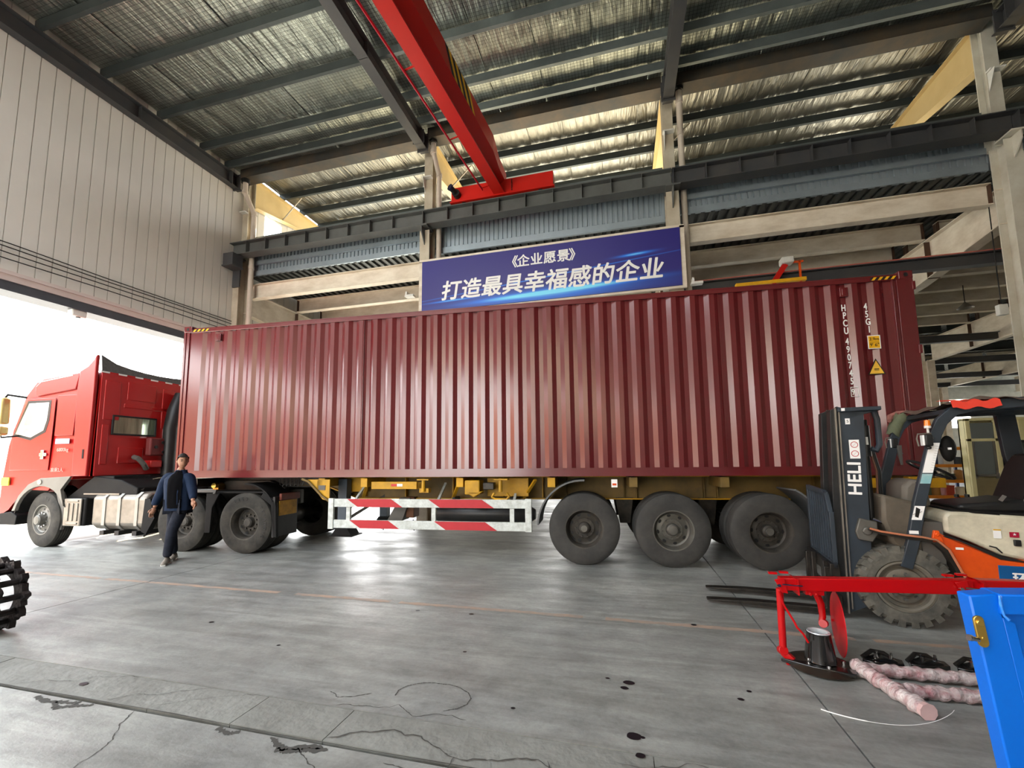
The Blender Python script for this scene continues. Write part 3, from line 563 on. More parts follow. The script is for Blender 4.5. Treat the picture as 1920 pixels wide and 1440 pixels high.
# ------------------------------------------------------------------ far bay objects seen past the forklift
bt = thing('office_booth', 'cream site office booth with a glazed door and window behind the forklift', 'booth', (9.42, 14.9, 0))
M_cream = mat('cream_booth_panel', (242, 232, 176), .5, c2=(222, 208, 150), sc=2)
MB().box((0, 0, 0), (.1, .06, 2.62)).box((.64, 0, 0), (.74, .06, 2.62)).box((0, 0, 2.56), (5, .06, 2.62)).box((0, 0, 1.98), (.7, .05, 2.06)).box((4.9, 0, 0), (5, .06, 2.62)).fin('frame', M_cream, bt, bev=.006)
MB().box((.1, .02, .0), (.64, .05, .95)).fin('door', mat('olive_beige_door', (150, 134, 96), .5), bt); MB().box((.1, .02, .95), (.16, .05, 1.98)).box((.58, .02, .95), (.64, .05, 1.98)).box((.1, .02, 1.0), (.64, .05, 1.06)).fin('door_frame', M_alu, bt)
MB().box((.16, .03, 1.06), (.58, .04, 1.98)).fin('door_glass', M_glass, bt); MB().box((.1, .03, 2.06), (.64, .04, 2.5)).fin('transom_glass', M_glass, bt); MB().box((.58, -.04, .95), (.61, .02, 1.1)).fin('handle', M_alu, bt)
pn = []; x = .74
while x < 4.9: pn += [(x, .03), (x + .06, .03), (x + .08, .05), (x + .14, .05), (x + .16, .03)]; x += .16
def ribs(z0, z1, nm, xa, xb):
    p = [q for q in pn if xa <= q[0] <= xb]; n = len(p)
    MB().add([(a, b, z0) for a, b in p] + [(a, b, z1) for a, b in p], [(i, i + 1, n + i + 1, n + i) for i in range(n - 1)]).fin(nm, M_cream, bt, 0)
ribs(2.0, 2.56, 'upper_panel', .7, 5); ribs(.0, 1.12, 'lower_panel', .7, 5); ribs(1.1, 2.05, 'side_panel', 1.75, 5)
MB().box((.78, 0, 1.12), (1.75, .05, 1.2)).box((.78, 0, 1.92), (1.75, .05, 2.0)).box((.78, 0, 1.12), (.88, .05, 2.0)).box((1.65, 0, 1.12), (1.75, .05, 2.0)).fin('window_frame', M_black, bt)
MB().box((.88, .02, 1.2), (1.65, .03, 1.92)).fin('window_glass', M_glass, bt)
MB().box((.0, .07, 0), (.06, .3, 2.6)).box((4.94, .07, 0), (5, .3, 2.6)).box((0, .07, 2.58), (5, .3, 2.64)).box((0, .25, 0), (5, .3, 2.6)).fin('shell', M_cream, bt)
sh = thing('storage_rack', 'orange storage rack crowded with parts left of the cream booth', 'rack', (7.8, 15.35, 0))
M_or = mat('rack_orange', (214, 128, 36), .5)
for x in (0, 1.9):
    for y in (0, .6): MB().box((x, y, 0), (x + .06, y + .05, 1.9)).fin('upright', mat('rack_blue', (30, 60, 130), .5), sh)
for z in (.35, .8, 1.25, 1.75): MB().box((0, -.02, z), (1.96, .04, z + .09)).fin('beam', M_or, sh); MB().box((.02, 0, z + .05), (1.94, .62, z + .07)).fin('shelf', M_plasd, sh)
cols = [(190, 186, 176), (160, 60, 40), (60, 64, 70), (210, 200, 170), (90, 100, 70), (40, 50, 90), (170, 120, 60)]
wh = ['lowest', 'second', 'third', 'fourth', 'top']; ww = ['first', 'second', 'third', 'fourth', 'fifth', 'sixth']
for zi, z in enumerate((.35, .8, 1.25)):
    for k in range(6):
        c = cols[(zi * 3 + k * 2) % 7]; h = random.uniform(.13, .3); w_ = random.uniform(.18, .28); x = 7.87 + k * .31
        q = MB()
        if k % 2: q.cyl((x + .12, 15.57, z + .08), (x + .12, 15.57, z + .08 + h), w_ / 2, 14).cyl((x + .12, 15.57, z + .08 + h), (x + .12, 15.57, z + .1 + h), w_ / 3, 14)
        else: q.box((x, 15.41, z + .08), (x + w_, 15.75, z + .08 + h)).box((x - .01, 15.4, z + .06 + h), (x + w_ + .01, 15.76, z + .09 + h))
        o = q.fin('storage_can' if k % 2 else 'storage_box', mat('goods_%d_%d_%d' % c, c, .6, amt=.2), None, bev=.008)
        tag(o, '%s item from the left end on the %s shelf of the orange rack' % (ww[k], wh[zi]), 'can' if k % 2 else 'box', 'goods on the orange rack')
for k in range(2):
    t = thing('fire_extinguisher', ['left', 'right'][k] + ' one of two red fire extinguishers standing in front of the rack', 'extinguisher', (8.6 + k * .23, 14.2, 0), group='fire extinguishers')
    MB().lathe([(0, 0), (.07, .0), (.075, .03), (.075, .38), (.05, .45), (.025, .48), (0, .48)], ax=2, n=16).fin('cylinder', M_red, t); MB().box((-.02, -.06, .48), (.02, .06, .56)).fin('valve', M_black, t); MB().tube([(.03, 0, .52), (.1, 0, .45), (.09, 0, .2)], .01, 6).fin('hose', M_black, t)
# ------------------------------------------------------------------ container, trailer, truck: written in one frame (t along, n away, z up)
FR = (-8.0984, 6.1773, 0); FZ = 0.0722
ct = thing('shipping_container', 'oxide red forty foot shipping container with corrugated side on a yellow trailer', 'container', FR, FZ, off=(6.1, 1.22, 1.33))
Pp = .27706
def prof_n(t):                                       # depth of the corrugated side behind the near face at t
    u = ((t - (.857 + .034)) % Pp)
    if u < .072: return .012
    if u < .14: return .012 + .036 * (u - .072) / .068
    if u < .2075: return .048
    return .048 - .036 * (u - .2075) / .068
ts = [.115, .32]
k = -2
while True:
    b0 = .857 + .034 + k * Pp
    for d in (0, .072, .14, .2075):
        if .32 < b0 + d < 11.86: ts.append(b0 + d)
    k += 1
    if b0 > 12: break
ts = sorted(ts) + [11.93]
def side(yf, nm='side_panel'):
    P = [(t, yf(.03 if t < .33 else (prof_n(t) if t < 11.9 else .03))) for t in ts]; n = len(P)
    MB().add([(a, b, 1.46) for a, b in P] + [(a, b, 4.11) for a, b in P], [(i, i + 1, n + i + 1, n + i) for i in range(n - 1)]).fin(nm, M_cont, ct, 0)
side(lambda v: v); side(lambda v: 2.438 - v)
for n0 in (0, 2.438):
    s = 1 if n0 == 0 else -1
    def B(t0, t1, a, b, z0, z1, mb=None): return (mb or MB()).box((t0, min(n0 + s * a, n0 + s * b), z0), (t1, max(n0 + s * a, n0 + s * b), z1))
    q = B(.1, 12.09, .0, .06, 1.345, 1.455); B(.1, 12.09, -.012, .05, 1.455, 1.468, q); B(.1, 12.09, -.006, .05, 1.34, 1.352, q); q.fin('bottom_rail', M_cont, ct, 0)
    B(.1, 12.09, -.002, .06, 4.095, 4.16).fin('top_rail', M_cont, ct, bev=.006)
    B(.0, .045, 0, .1, 1.44, 4.12, B(.045, .115, .012, .1, 1.44, 4.12)).fin('corner_post', M_cont, ct, 0)
    q = B(11.985, 12.19, 0, .12, 1.44, 4.12); B(11.93, 11.985, .02, .12, 1.44, 4.12, q); B(11.925, 11.945, -.004, .05, 1.46, 4.1, q); q.fin('corner_post', M_cont, ct, bev=.004)
    for t0 in (0, 12.014):
        for z0 in (1.328, 4.105):
            B(t0, t0 + .178, -.008, .155, z0, z0 + .118).fin('corner_casting', M_cont, ct, bev=.01)
            xx = t0 + .089
            MB().lathe([(0.0, 0), (.03, 0)], (xx, n0 - s * .0095, z0 + .058), 1, 16).fin('casting_hole', M_black, ct, 0)
MB().box((.02, .05, 1.44), (.06, 2.39, 4.12)).fin('front_wall', M_cont, ct); MB().box((.03, .03, 4.17), (12.17, 2.41, 4.19)).fin('roof_panel', M_cont, ct)
MB().box((12.12, .05, 1.46), (12.17, 1.21, 4.1)).box((12.12, 1.23, 1.46), (12.17, 2.39, 4.1)).fin('door', M_cont, ct)
MB().box((.1, .06, 1.36), (12.1, 2.38, 1.42)).fin('underframe', M_plasd, ct)
for z in (4.0, 3.08, 2.2, 1.6): MB().box((12.17, -.012, z - .06), (12.21, .05, z + .06)).fin('hinge', M_cont, ct, bev=.004)
for z0, z1, n0 in ((1.5, 4.1, .35), (1.5, 4.1, .8)): MB().cyl((12.2, n0, z0), (12.2, n0, z1), .018, 8).fin('lock_rod', M_cont, ct)
for tx in (.77, 11.31):
    MB().box((tx - .055, -.006, 3.905), (tx + .055, .05, 4.04)).box((tx - .03, -.014, 3.92), (tx + .03, 0, 4.02)).fin('ventilator', M_cont, ct, bev=.006)
for x in (3.75, 9.6): MB().box((x, .008, 1.47), (x + .012, .02, 4.09)).fin('weld_seam', M_cont, ct)
def hz(t0, t1, z0, z1, n=7):
    MB().box((t0, -.004, z0), (t1, -.002, z1)).fin('hazard_plate', M_ink, ct, 0)
    w = (t1 - t0) / 4
    for k in range(4):
        a = t0 + k * w + .01
        MB().prism([(a, z0), (a + w * .45, z0), (min(a + w * .9, t1), z1), (min(a + w * .45, t1), z1)], -.0065, -.004, 1).fin('hazard_stripe', M_yb, ct, 0)
hz(.19, .56, 4.11, 4.155); hz(11.66, 11.985, 4.11, 4.155)
def on_side(me, t, z):                               # lay flat lettering on the corrugation
    for v in me.vertices: v.co.y = prof_n(t + v.co.x) - .003 - (.0 if v.co.y > 0 else 0)
def lay(s, size, t, z, sx=.62, m=M_letter, off=.006):
    me = text_mesh(s, size, m, offset=off * .6, sx=sx, extr=0)
    for v in me.vertices:
        x, y = v.co.x, v.co.y; v.co = (x, prof_n(t + x) - .003 - v.co.z, y)
    return part_at('lettering', me, ct, (t, 0, z))
for k, ch in enumerate('HPCU'): lay(ch, .137, 11.31 + k * .003, 3.745 - k * .114, off=.005)
for k, ch in enumerate('490745'): lay(ch, .137, 11.318 + k * .003, 3.245 - k * .116, off=.005)
me = lay('9', .125, 11.335, 2.51, off=.004)
q = MB(); 
for a in ((-.05, -.07, .1, .007), (-.05, .063, .1, .007), (-.05, -.07, .007, .14), (.043, -.07, .007, .14)): q.box((11.335 + a[0], .006, 2.51 + a[1]), (11.335 + a[0] + a[2], .009, 2.51 + a[1] + a[3]))
q.fin('check_frame', M_letter, ct, 0)
for k, ch in enumerate('45G1'): lay(ch, .137, 11.592 + k * .007, 3.745 - k * .113, off=.005)
q = MB().box((11.565, .004, 3.125), (11.705, .008, 3.3)).fin('height_label', M_yb, ct, 0)
MB().box((11.555, .0045, 3.115), (11.715, .0065, 3.31)).fin('label_border', M_letter, ct, 0)
text('2.9m', .062, M_ink, ct, (11.635, .002, 3.255), offset=.0); text("9' 6\"", .065, M_ink, ct, (11.635, .002, 3.17)); MB().box((11.58, .002, 3.208), (11.69, .004, 3.212)).fin('label_rule', M_ink, ct, 0)
MB().prism([(11.52, 2.745), (11.74, 2.745), (11.63, 2.975)], .002, .006, 1).fin('warning_triangle', M_ink, ct, 0)
MB().prism([(11.54, 2.757), (11.72, 2.757), (11.63, 2.945)], .0, .003, 1).fin('triangle_face', mat('amber_label', (240, 190, 70), .5), ct, 0)
MB().box((11.6, -.002, 2.80), (11.66, .0, 2.806)).box((11.6, -.002, 2.815), (11.66, .0, 2.828)).fin('small_print', M_ink, ct, 0)

# ---- wheels
def tyre_mesh(R, w, rim, m, nm='wheel'):
    p = [(rim, 0.02), (rim + .01, .0), (rim + .05, -.004), (R - .09, -.008), (R - .035, .012), (R - .008, .028), (R, .05)]
    k = 5
    for i in range(k):
        y = .05 + (w - .1) * (i + 1) / k; y0 = .05 + (w - .1) * i / k
        p += [(R, y - .012), (R - .014, y - .010), (R - .014, y - .004), (R, y - .002)] if i < k - 1 else [(R, w - .05)]
    p += [(R - .008, w - .028), (R - .035, w - .012), (R - .09, w + .006), (rim + .03, w), (rim, w - .02), (rim - .02, w - .05), (rim - .02, .05), (rim, .02)]
    return MB().lathe(p, n=48).mesh(nm, m, 30)
def rim_mesh(rim, w, depth, m, holes=8, nuts=10, boss=.1, bossl=.12):
    b = MB(); b.lathe([(rim + .012, .012), (rim + .012, .0), (rim - .006, .002), (rim - .02, .03), (rim - .03, .06), (rim - .035, depth - .02), (rim - .06, depth), (.16, depth - .012), (.15, depth - .02), (boss + .01, depth - .02), (boss, depth - bossl + .02), (boss - .02, depth - bossl), (.03, depth - bossl - .006), (0.0, depth - bossl - .006)], n=40)
    return b.mesh('rim', m, 30)
def nuts_mesh(depth, m, nuts=10, r=.135):
    b = MB()
    for k in range(nuts):
        a = 2 * PI * k / nuts; b.cyl((r * math.cos(a), depth - .012, r * math.sin(a)), (r * math.cos(a), depth - .05, r * math.sin(a)), .016, 6)
    return b.mesh('wheel_nuts', m)
def holes_mesh(depth, m, holes=8, r=.205):
    b = MB()
    for k in range(holes):
        a = 2 * PI * (k + .5) / holes; n = 10; cx_, cz_ = r * math.cos(a), r * math.sin(a)
        b.add([(cx_ + .02 * math.cos(2 * PI * j / n) * math.cos(a) - .03 * math.sin(2 * PI * j / n) * math.sin(a), depth - .011 + (.0), cz_ + .02 * math.cos(2 * PI * j / n) * math.sin(a) + .03 * math.sin(2 * PI * j / n) * math.cos(a)) for j in range(n)], [tuple(range(n))])
    return b.mesh('hand_holes', m)
TY = tyre_mesh(.535, .29, .285, M_rub); TY2 = tyre_mesh(.54, .29, .285, M_rub2)
RD = rim_mesh(.285, .29, .17, M_rimd, boss=.085, bossl=.11); RL = rim_mesh(.285, .29, .15, M_rimg, boss=.085, bossl=.12); RF = rim_mesh(.285, .29, .05, M_rimg, boss=.1, bossl=.13)
ND = nuts_mesh(.17, M_rimd); NF = nuts_mesh(.05, M_chrome); NL = nuts_mesh(.15, M_rimg)
HD = holes_mesh(.165, M_black); HF = holes_mesh(.045, M_black); HL = holes_mesh(.145, M_black)
CAPD = MB().lathe([(0, -.0), (.05, 0), (.055, .008), (.055, .03)], n=20).mesh('hub_cap', M_rimg)
def wheel(root, t, n, ty, rm, nt, hl, capd, rz=0, dual=True, R=.535, ry=0):
    w = part_at('wheel', ty, root, (t, n, R), (0, ry, rz))
    for nm, me in (('rim', rm), ('wheel_nuts', nt), ('hand_holes', hl)):
        o = bpy.data.objects.new(nm, me); COL.objects.link(o); o.parent = w
        if nm in ('wheel_nuts', 'hand_holes'): o['kind'] = 'stuff'
    o = bpy.data.objects.new('hub_cap', CAPD); COL.objects.link(o); o.parent = w; o.location = (0, capd, 0)
    if dual:
        part_at('wheel', ty, root, (t, n + .33, R), (0, .3, 0))
    return w
def far_wheel(root, t, ty, R=.535):
    w = part_at('wheel', ty, root, (t, 2.46, R), (0, .4, PI)); part_at('wheel', ty, root, (t, 2.13, R), (0, 0, PI))
    o = bpy.data.objects.new('rim', RD); COL.objects.link(o); o.parent = w

# ---- trailer
tr = thing('semi_trailer', 'yellow skeletal semi trailer with three rear axles under the container', 'trailer', FR, FZ, off=(8.8, 1.22, 0))
for n0 in (.72, 1.72):
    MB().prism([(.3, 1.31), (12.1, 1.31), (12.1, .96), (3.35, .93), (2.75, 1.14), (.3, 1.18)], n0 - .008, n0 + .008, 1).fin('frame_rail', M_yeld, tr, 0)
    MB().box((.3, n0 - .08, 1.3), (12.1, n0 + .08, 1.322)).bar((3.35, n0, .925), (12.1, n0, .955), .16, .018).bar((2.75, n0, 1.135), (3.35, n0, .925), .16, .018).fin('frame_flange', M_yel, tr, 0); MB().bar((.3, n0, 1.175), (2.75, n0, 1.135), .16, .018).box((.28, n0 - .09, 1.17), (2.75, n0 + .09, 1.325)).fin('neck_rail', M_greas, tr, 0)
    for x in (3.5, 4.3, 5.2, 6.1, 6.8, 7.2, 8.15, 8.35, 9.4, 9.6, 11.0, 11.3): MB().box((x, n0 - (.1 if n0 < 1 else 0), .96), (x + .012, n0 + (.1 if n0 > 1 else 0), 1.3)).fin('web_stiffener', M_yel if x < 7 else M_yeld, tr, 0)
for x in (.35, 2.95, 3.75, 5.45, 6.95, 8.2, 9.5, 11.95):
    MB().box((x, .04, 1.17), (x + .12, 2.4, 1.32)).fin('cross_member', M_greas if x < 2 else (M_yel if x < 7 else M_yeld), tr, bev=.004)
for n0 in (.0, 2.3):
    MB().box((2.93, n0 + .02, 1.13), (3.05, n0 + .14, 1.3)).fin('twist_lock', M_yel, tr, bev=.01)
    MB().box((11.9, n0 + .02, 1.16), (12.1, n0 + .14, 1.32)).fin('twist_lock', M_yel, tr, bev=.01)
MB().prism([(2.74, 1.3), (3.18, 1.3), (3.18, .93), (3.05, .96)], .02, .04, 1).fin('gusset_plate', M_yel, tr, bev=.003)
MB().box((2.97, .012, 1.12), (3.1, .02, 1.2)).fin('rating_plate', M_plas, tr)
MB().tube([(2.66, .0, 1.31), (2.78, .0, 1.27), (3.05, 0, 1.02), (3.2, 0, .93)], .022, 8).fin('edge_pipe', M_yeld, tr)
for q_ in (((3.12, .6, 1.05), (3.55, .66, 1.31)), ((4.1, .3, 1.12), (4.75, .34, 1.24)), ((5.9, .35, 1.0), (6.6, .4, 1.3))): MB().box(*q_).fin('side_plate', M_yel, tr, bev=.004)
MB().box((3.97, .0, 1.14), (4.78, .05, 1.25)).box((3.97, .0, 1.245), (4.78, .1, 1.26)).fin('tool_box_rail', M_yel, tr, bev=.003)
MB().box((4.33, -.004, 1.185), (4.43, .0, 1.225)).fin('reflector', M_redf, tr, 0); MB().box((4.435, -.004, 1.185), (4.53, .0, 1.225)).fin('reflector', M_letter, tr, 0)
MB().box((5.6, .02, 1.05), (5.85, .3, 1.28)).prism([(5.6, 1.1), (5.9, 1.1), (5.75, 1.0)], .02, .2, 1).fin('lock_housing', M_yel, tr, bev=.015)
MB().box((5.9, .04, 1.13), (6.08, .2, 1.24)).fin('lock_block', M_greas, tr, bev=.01)
MB().cyl((6.2, .0, 1.31), (6.2, .0, 1.1), .03, 10).box((6.1, -.04, 1.285), (6.32, .12, 1.305)).fin('lock_pin', M_yel, tr); MB().tube([(6.1, 0, 1.08), (6.06, 0, 1.02), (6.12, 0, .98), (6.3, 0, .98), (6.34, 0, 1.03), (6.3, 0, 1.08)], .022, 8).fin('lock_handle', M_yel, tr)
MB().cyl((4.9, .0, 1.31), (4.9, .0, 1.1), .03, 10).box((4.8, -.04, 1.285), (5.0, .12, 1.305)).box((4.82, .02, 1.08), (4.98, .14, 1.15)).fin('lock_pin', M_yel, tr)
for x0, x1 in ((3.55, 3.85), (5.25, 5.5), (6.5, 6.75)): MB().bar((x0, .5, .96), (x1, .1, 1.28), .05, .03).fin('brace', M_yel, tr)
for n0 in (.42, 2.0):
    MB().box((3.09, n0, .32), (3.26, n0 + .16, 1.29)).fin('landing_leg', mat('slate_grey_leg', (74, 84, 94), .5, c2=(50, 54, 58)), tr, bev=.006)
    MB().prism([(3.02, .3), (3.4, .3), (3.32, .42), (3.1, .42)], n0 - .06, n0 + .22, 1).box((2.98, n0 - .1, .28), (3.44, n0 + .26, .3)).fin('landing_foot', M_plasd, tr)
MB().cyl((3.17, .5, 1.0), (3.17, 2.1, 1.0), .03, 8).bar((3.2, .55, .55), (3.9, .75, 1.0), .05, .05).fin('leg_brace', M_greas, tr)
MB().prism([(4.02, .55), (4.25, .95), (4.45, .95), (4.3, .55)], .5, .8, 1).fin('spare_bracket', M_plas, tr); MB().box((4.35, .55, .6), (4.5, .8, .96)).fin('valve_box', mat('brown_rust_box', (96, 62, 40), .7), tr, bev=.01)
MB().tube([(4.92, .45, .7), (5.0, .45, .7), (6.62, .45, .7), (6.7, .45, .7)], [.08, .135, .135, .08], 20).fin('air_tank', M_black, tr); MB().box((5.3, .3, .82), (5.34, .6, .98)).box((6.3, .3, .82), (6.34, .6, .98)).fin('tank_bracket', M_black, tr)
MB().tube([(3.9, .3, .58), (4.0, .3, .45), (4.05, .3, .42), (4.08, .3, .55)], .01, 6).tube([(4.6, .3, .6), (4.62, .3, .42)], .008, 6).fin('hanging_hose', M_black, tr)
# side guard
for x0, x1 in ((3.21, 3.305), (6.6, 6.7)): MB().box((x0, -.05, .475 + (.01 if x0 > 5 else 0)), (x1, .0, .985 + (.008 if x0 > 5 else 0))).fin('guard_post', M_guard, tr, bev=.004)
for z0, z1 in ((.842, .978), (.492, .628)):
    MB().box((3.305, -.035, z0), (6.6, -.005, z1)).fin('guard_rail', M_guard, tr, bev=.004)
    for a, b in (((3.55, 4.35) if z0 > .6 else (3.6, 4.3)), ((5.0, 5.9) if z0 > .6 else (5.1, 5.95))):
        MB().prism([(a, z1 - .002), (a + .2, z0 + .002), (b + .2, z0 + .002), (b, z1 - .002)], -.038, -.035, 1).fin('guard_stripe', M_stripe, tr, 0)
for x in (3.53, 5.05, 6.35): MB().box((x, -.02, .6), (x + .07, .03, .86)).bar((x + .03, .02, .8), (x + .03, .6, 1.2), .04, .04).fin('guard_stay', M_guard, tr)
for k, t0 in enumerate((7.5, 8.8, 10.12)):
    wheel(tr, t0, (.0, .0, -.0)[k], TY2, (RD, RL, RD)[k], (ND, NL, ND)[k], (HD, HL, HD)[k], .04, R=.54, ry=k); far_wheel(tr, t0, TY2, .54)
    MB().cyl((t0, .3, .54), (t0, 2.2, .54), .075, 12).fin('axle', M_greas, tr)
    for n0 in (.72, 1.72):
        MB().prism([(t0 - .5, .74), (t0 - .3, .68), (t0 + .3, .68), (t0 + .5, .74), (t0 + .3, .62), (t0 - .3, .62)], n0 - .05, n0 + .05, 1).fin('leaf_spring', M_greas, tr)
        MB().prism([(t0 + .52, .96), (t0 + .8, .96), (t0 + .74, .55), (t0 + .58, .55)], n0 - .06, n0 + .06, 1).fin('spring_hanger', M_greas, tr)
    MB().cyl((t0 + .35, .5, .75), (t0 + .35, .75, .75), .09, 12).fin('brake_chamber', M_black, tr)
def fender(a0, a1, t0, R, nm, root, zc=.54, n0=-.02, n1=.62, m=M_plasd):
    path = []; N = 14
    for i in range(N + 1):
        a = math.radians(a0 + (a1 - a0) * i / N); path.append((t0 + R * math.cos(a), zc + R * math.sin(a)))
    outer = path; inner = [(t0 + (x - t0) * .965, zc + (z - zc) * .965) for x, z in path]
    return MB().prism(outer + inner[::-1], n0, n1, 1).fin(nm, m, root, 30)
fender(88, 178, 7.5, .72, 'fender', tr, m=mat('grey_rubber_fender', (96, 98, 98), .6, c2=(64, 64, 62)), zc=.57); fender(2, 60, 10.12, .7, 'fender', tr, m=mat('grey_rubber_fender', (96, 98, 98), .6))
MB().box((7.93, .02, 1.17), (8.02, .03, 1.29)).fin('tag_sticker', M_letter, tr); MB().box((7.945, .015, 1.2), (8.005, .02, 1.23)).fin('sticker_print', M_org, tr, 0)
MB().box((11.4, -.02, 1.17), (12.3, .0, 1.3)).fin('rear_side_plate', M_yel, tr, bev=.003); MB().box((11.9, -.024, 1.19), (12.1, -.02, 1.27)).fin('side_lamp', M_org, tr)
MB().box((12.25, .0, .55), (12.32, 2.44, .68)).box((12.2, .6, .6), (12.3, .7, 1.3)).box((12.2, 1.7, .6), (12.3, 1.8, 1.3)).fin('rear_bumper', M_yeld, tr)
MB().box((12.2, .0, 1.18), (12.26, 2.44, 1.32)).fin('rear_beam', M_yeld, tr)

# ---- tractor truck
tk = thing('tractor_truck', 'red high roof tractor truck coupled to the trailer, nose through the door', 'truck', FR, FZ, off=(-1.4, 1.22, 0))
T0, T1 = -4.12, -1.95
def cabsec(t, n0, n1, zt, zb=1.3):
    return None
# cab shell as a grid of side outlines, symmetric about n = 1.22
out = [(-1.95, 1.38), (-2.35, 1.38), (-2.38, 1.32), (-2.75, 1.3), (-2.95, 1.1), (-3.55, 1.12), (-3.72, .98), (-3.95, .72), (-4.18, .62), (-4.28, .8), (-4.26, 1.3), (-4.16, 2.0), (-4.05, 2.3), (-3.82, 3.05), (-3.6, 3.34), (-3.2, 3.38), (-2.5, 3.43), (-2.3, 3.45), (-1.98, 3.47), (-1.95, 3.45)]
def inset(p, k):
    cx_, cz_ = -3.0, 2.3; return [(x + (cx_ - x) * k if x < -2.4 else x, z + (cz_ - z) * k if z > 2.9 else z) for x, z in p]
lay_ = [(.0, .045), (.03, .012), (.1, 0), (2.34, 0), (2.41, .012), (2.44, .045)]
vs = []; n = len(out)
for nn, k in lay_: vs += [(x, nn + (.06 * max(0, z - 2.6) if nn < 1 else -.06 * max(0, z - 2.6)) + ((.10 * max(0, (-3.9 - x)) ) if nn < 1 else -.1 * max(0, (-3.9 - x))), z) for x, z in inset(out, k)]
fs = [(j * n + i, j * n + (i + 1) % n, (j + 1) * n + (i + 1) % n, (j + 1) * n + i) for j in range(len(lay_) - 1) for i in range(n) if i != n - 1]
fs += [tuple(range(n)), tuple((len(lay_) - 1) * n + i for i in range(n - 1, -1, -1))]
MB().add(vs, fs).fin('cab_shell', M_cab, tk, 28)
# rear wall with pressed panels
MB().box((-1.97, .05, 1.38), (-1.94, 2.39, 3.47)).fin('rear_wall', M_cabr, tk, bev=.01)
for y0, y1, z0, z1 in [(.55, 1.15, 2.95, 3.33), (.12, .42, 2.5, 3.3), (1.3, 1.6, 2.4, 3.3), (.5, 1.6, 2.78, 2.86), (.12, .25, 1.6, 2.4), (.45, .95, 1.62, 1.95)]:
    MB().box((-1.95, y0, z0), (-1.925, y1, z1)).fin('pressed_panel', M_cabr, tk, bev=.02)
q = MB().box((-1.96, .29, 2.2), (-1.915, 1.2, 2.235)).box((-1.96, .29, 2.575), (-1.915, 1.2, 2.61)).box((-1.96, .29, 2.2), (-1.915, .33, 2.61)).box((-1.96, 1.165, 2.2), (-1.915, 1.2, 2.61)).fin('rear_window_seal', M_black, tk, bev=.01)
MB().box((-1.95, .32, 2.22), (-1.93, 1.18, 2.59)).fin('rear_window', mat('green_tinted_glass', (150, 170, 140), .04, .6, c2=(60, 80, 60), sc=4, str3=(1, 5, .4), amt=.8, coat=1), tk)
for k in range(14):
    y0 = .02 + k * .165
    MB().box((-1.938, y0, 3.44), (-1.932, y0 + .16, 3.475)).fin('reflective_tape', M_letter if k % 2 == 0 else M_redf, tk, 0)
# roof deflector: swept dark perforated panel
vs = []
for j in range(9):
    y = .03 + j * .295; h = 3.80 - .22 * math.sin(PI * j / 8) ** .5 ; vs += [(-1.93, y, 3.47), (-1.93 - .04, y, h)]
MB().add(vs, [(2 * j, 2 * j + 2, 2 * j + 3, 2 * j + 1) for j in range(8)]).fin('roof_fairing_back', mat('dark_perforated_fairing', (92, 92, 90), .6, c2=(60, 60, 58), sc=20, amt=.7), tk)
MB().prism([(-2.32, 1.38), (-1.97, 1.38), (-1.96, 3.79), (-2.03, 3.68), (-2.15, 3.56), (-2.35, 3.46), (-2.38, 3.1)], -.06, .01, 1).fin('side_fairing', M_cab, tk, bev=.02)
MB().box((-2.1, -.065, 1.72), (-2.06, -.05, 1.9)).fin('fairing_handle', M_plasd, tk)
MB().prism([(-3.5, 3.0), (-2.5, 3.12), (-2.42, 3.45), (-3.35, 3.36), (-3.55, 3.2)], -.0, .06, 1).fin('roof_side_panel', M_cab, tk, bev=.02)
MB().bar((-3.4, -.0, 3.3), (-2.6, -.0, 3.4), .01, .015).fin('roof_trim', M_letter, tk)
# door outline, window, handle
MB().prism([(-3.98, 1.5), (-2.98, 1.5), (-2.95, 2.95), (-3.7, 2.95), (-3.98, 2.3)], -.015, .0, 1).fin('door', M_cab, tk, bev=.01)
MB().prism([(-3.9, 2.24), (-3.5, 2.16), (-3.18, 2.3), (-3.12, 2.5), (-3.1, 2.86), (-3.62, 2.86)], -.024, -.012, 1).fin('side_window', mat('bright_side_glass', (190, 200, 200), .03, .5, amt=.1, coat=1), tk, bev=.004)
MB().prism([(-3.96, 2.2), (-3.5, 2.1), (-3.13, 2.26), (-3.06, 2.5), (-3.05, 2.91), (-3.66, 2.91)], -.019, -.01, 1).fin('window_seal', M_black, tk, bev=.004)
MB().box((-3.2, -.045, 1.78), (-3.02, -.015, 1.84)).box((-3.16, -.05, 1.72), (-3.08, -.015, 1.9)).fin('door_handle', M_chrome, tk, bev=.008)
MB().prism([(-2.9, 2.18), (-2.44, 2.18), (-2.4, 3.0), (-2.9, 3.0)], -.018, .0, 1).fin('sleeper_panel', M_cab, tk, bev=.012)
MB().box((-2.85, -.022, 2.02), (-2.5, -.018, 2.12)).fin('model_badge', mat('pale_blue_badge', (150, 170, 200), .4), tk, 0)
text('6800kg', .1, mat('faint_lettering', (214, 150, 140), .5), tk, (-2.65, -.02, 1.9)); text('准乘2人', .09, mat('faint_lettering', (214, 150, 140), .5), tk, (-2.75, -.02, 1.5))
# mirrors
for z0, z1 in ((2.42, 2.96), (2.2, 2.38)): MB().box((-4.08, -.3, z0), (-3.86, -.14, z1)).fin('mirror_housing', mat('gold_lit_mirror', (196, 170, 110), .3, .5), tk, bev=.04)  # warm sunlight painted into the housing colour
MB().tube([(-3.7, -.02, 2.98), (-3.9, -.2, 3.02), (-3.98, -.22, 2.9)], .022, 8).tube([(-3.8, -.02, 2.2), (-3.95, -.2, 2.16), (-3.98, -.22, 2.3)], .018, 8).fin('mirror_arm', M_plasd, tk)
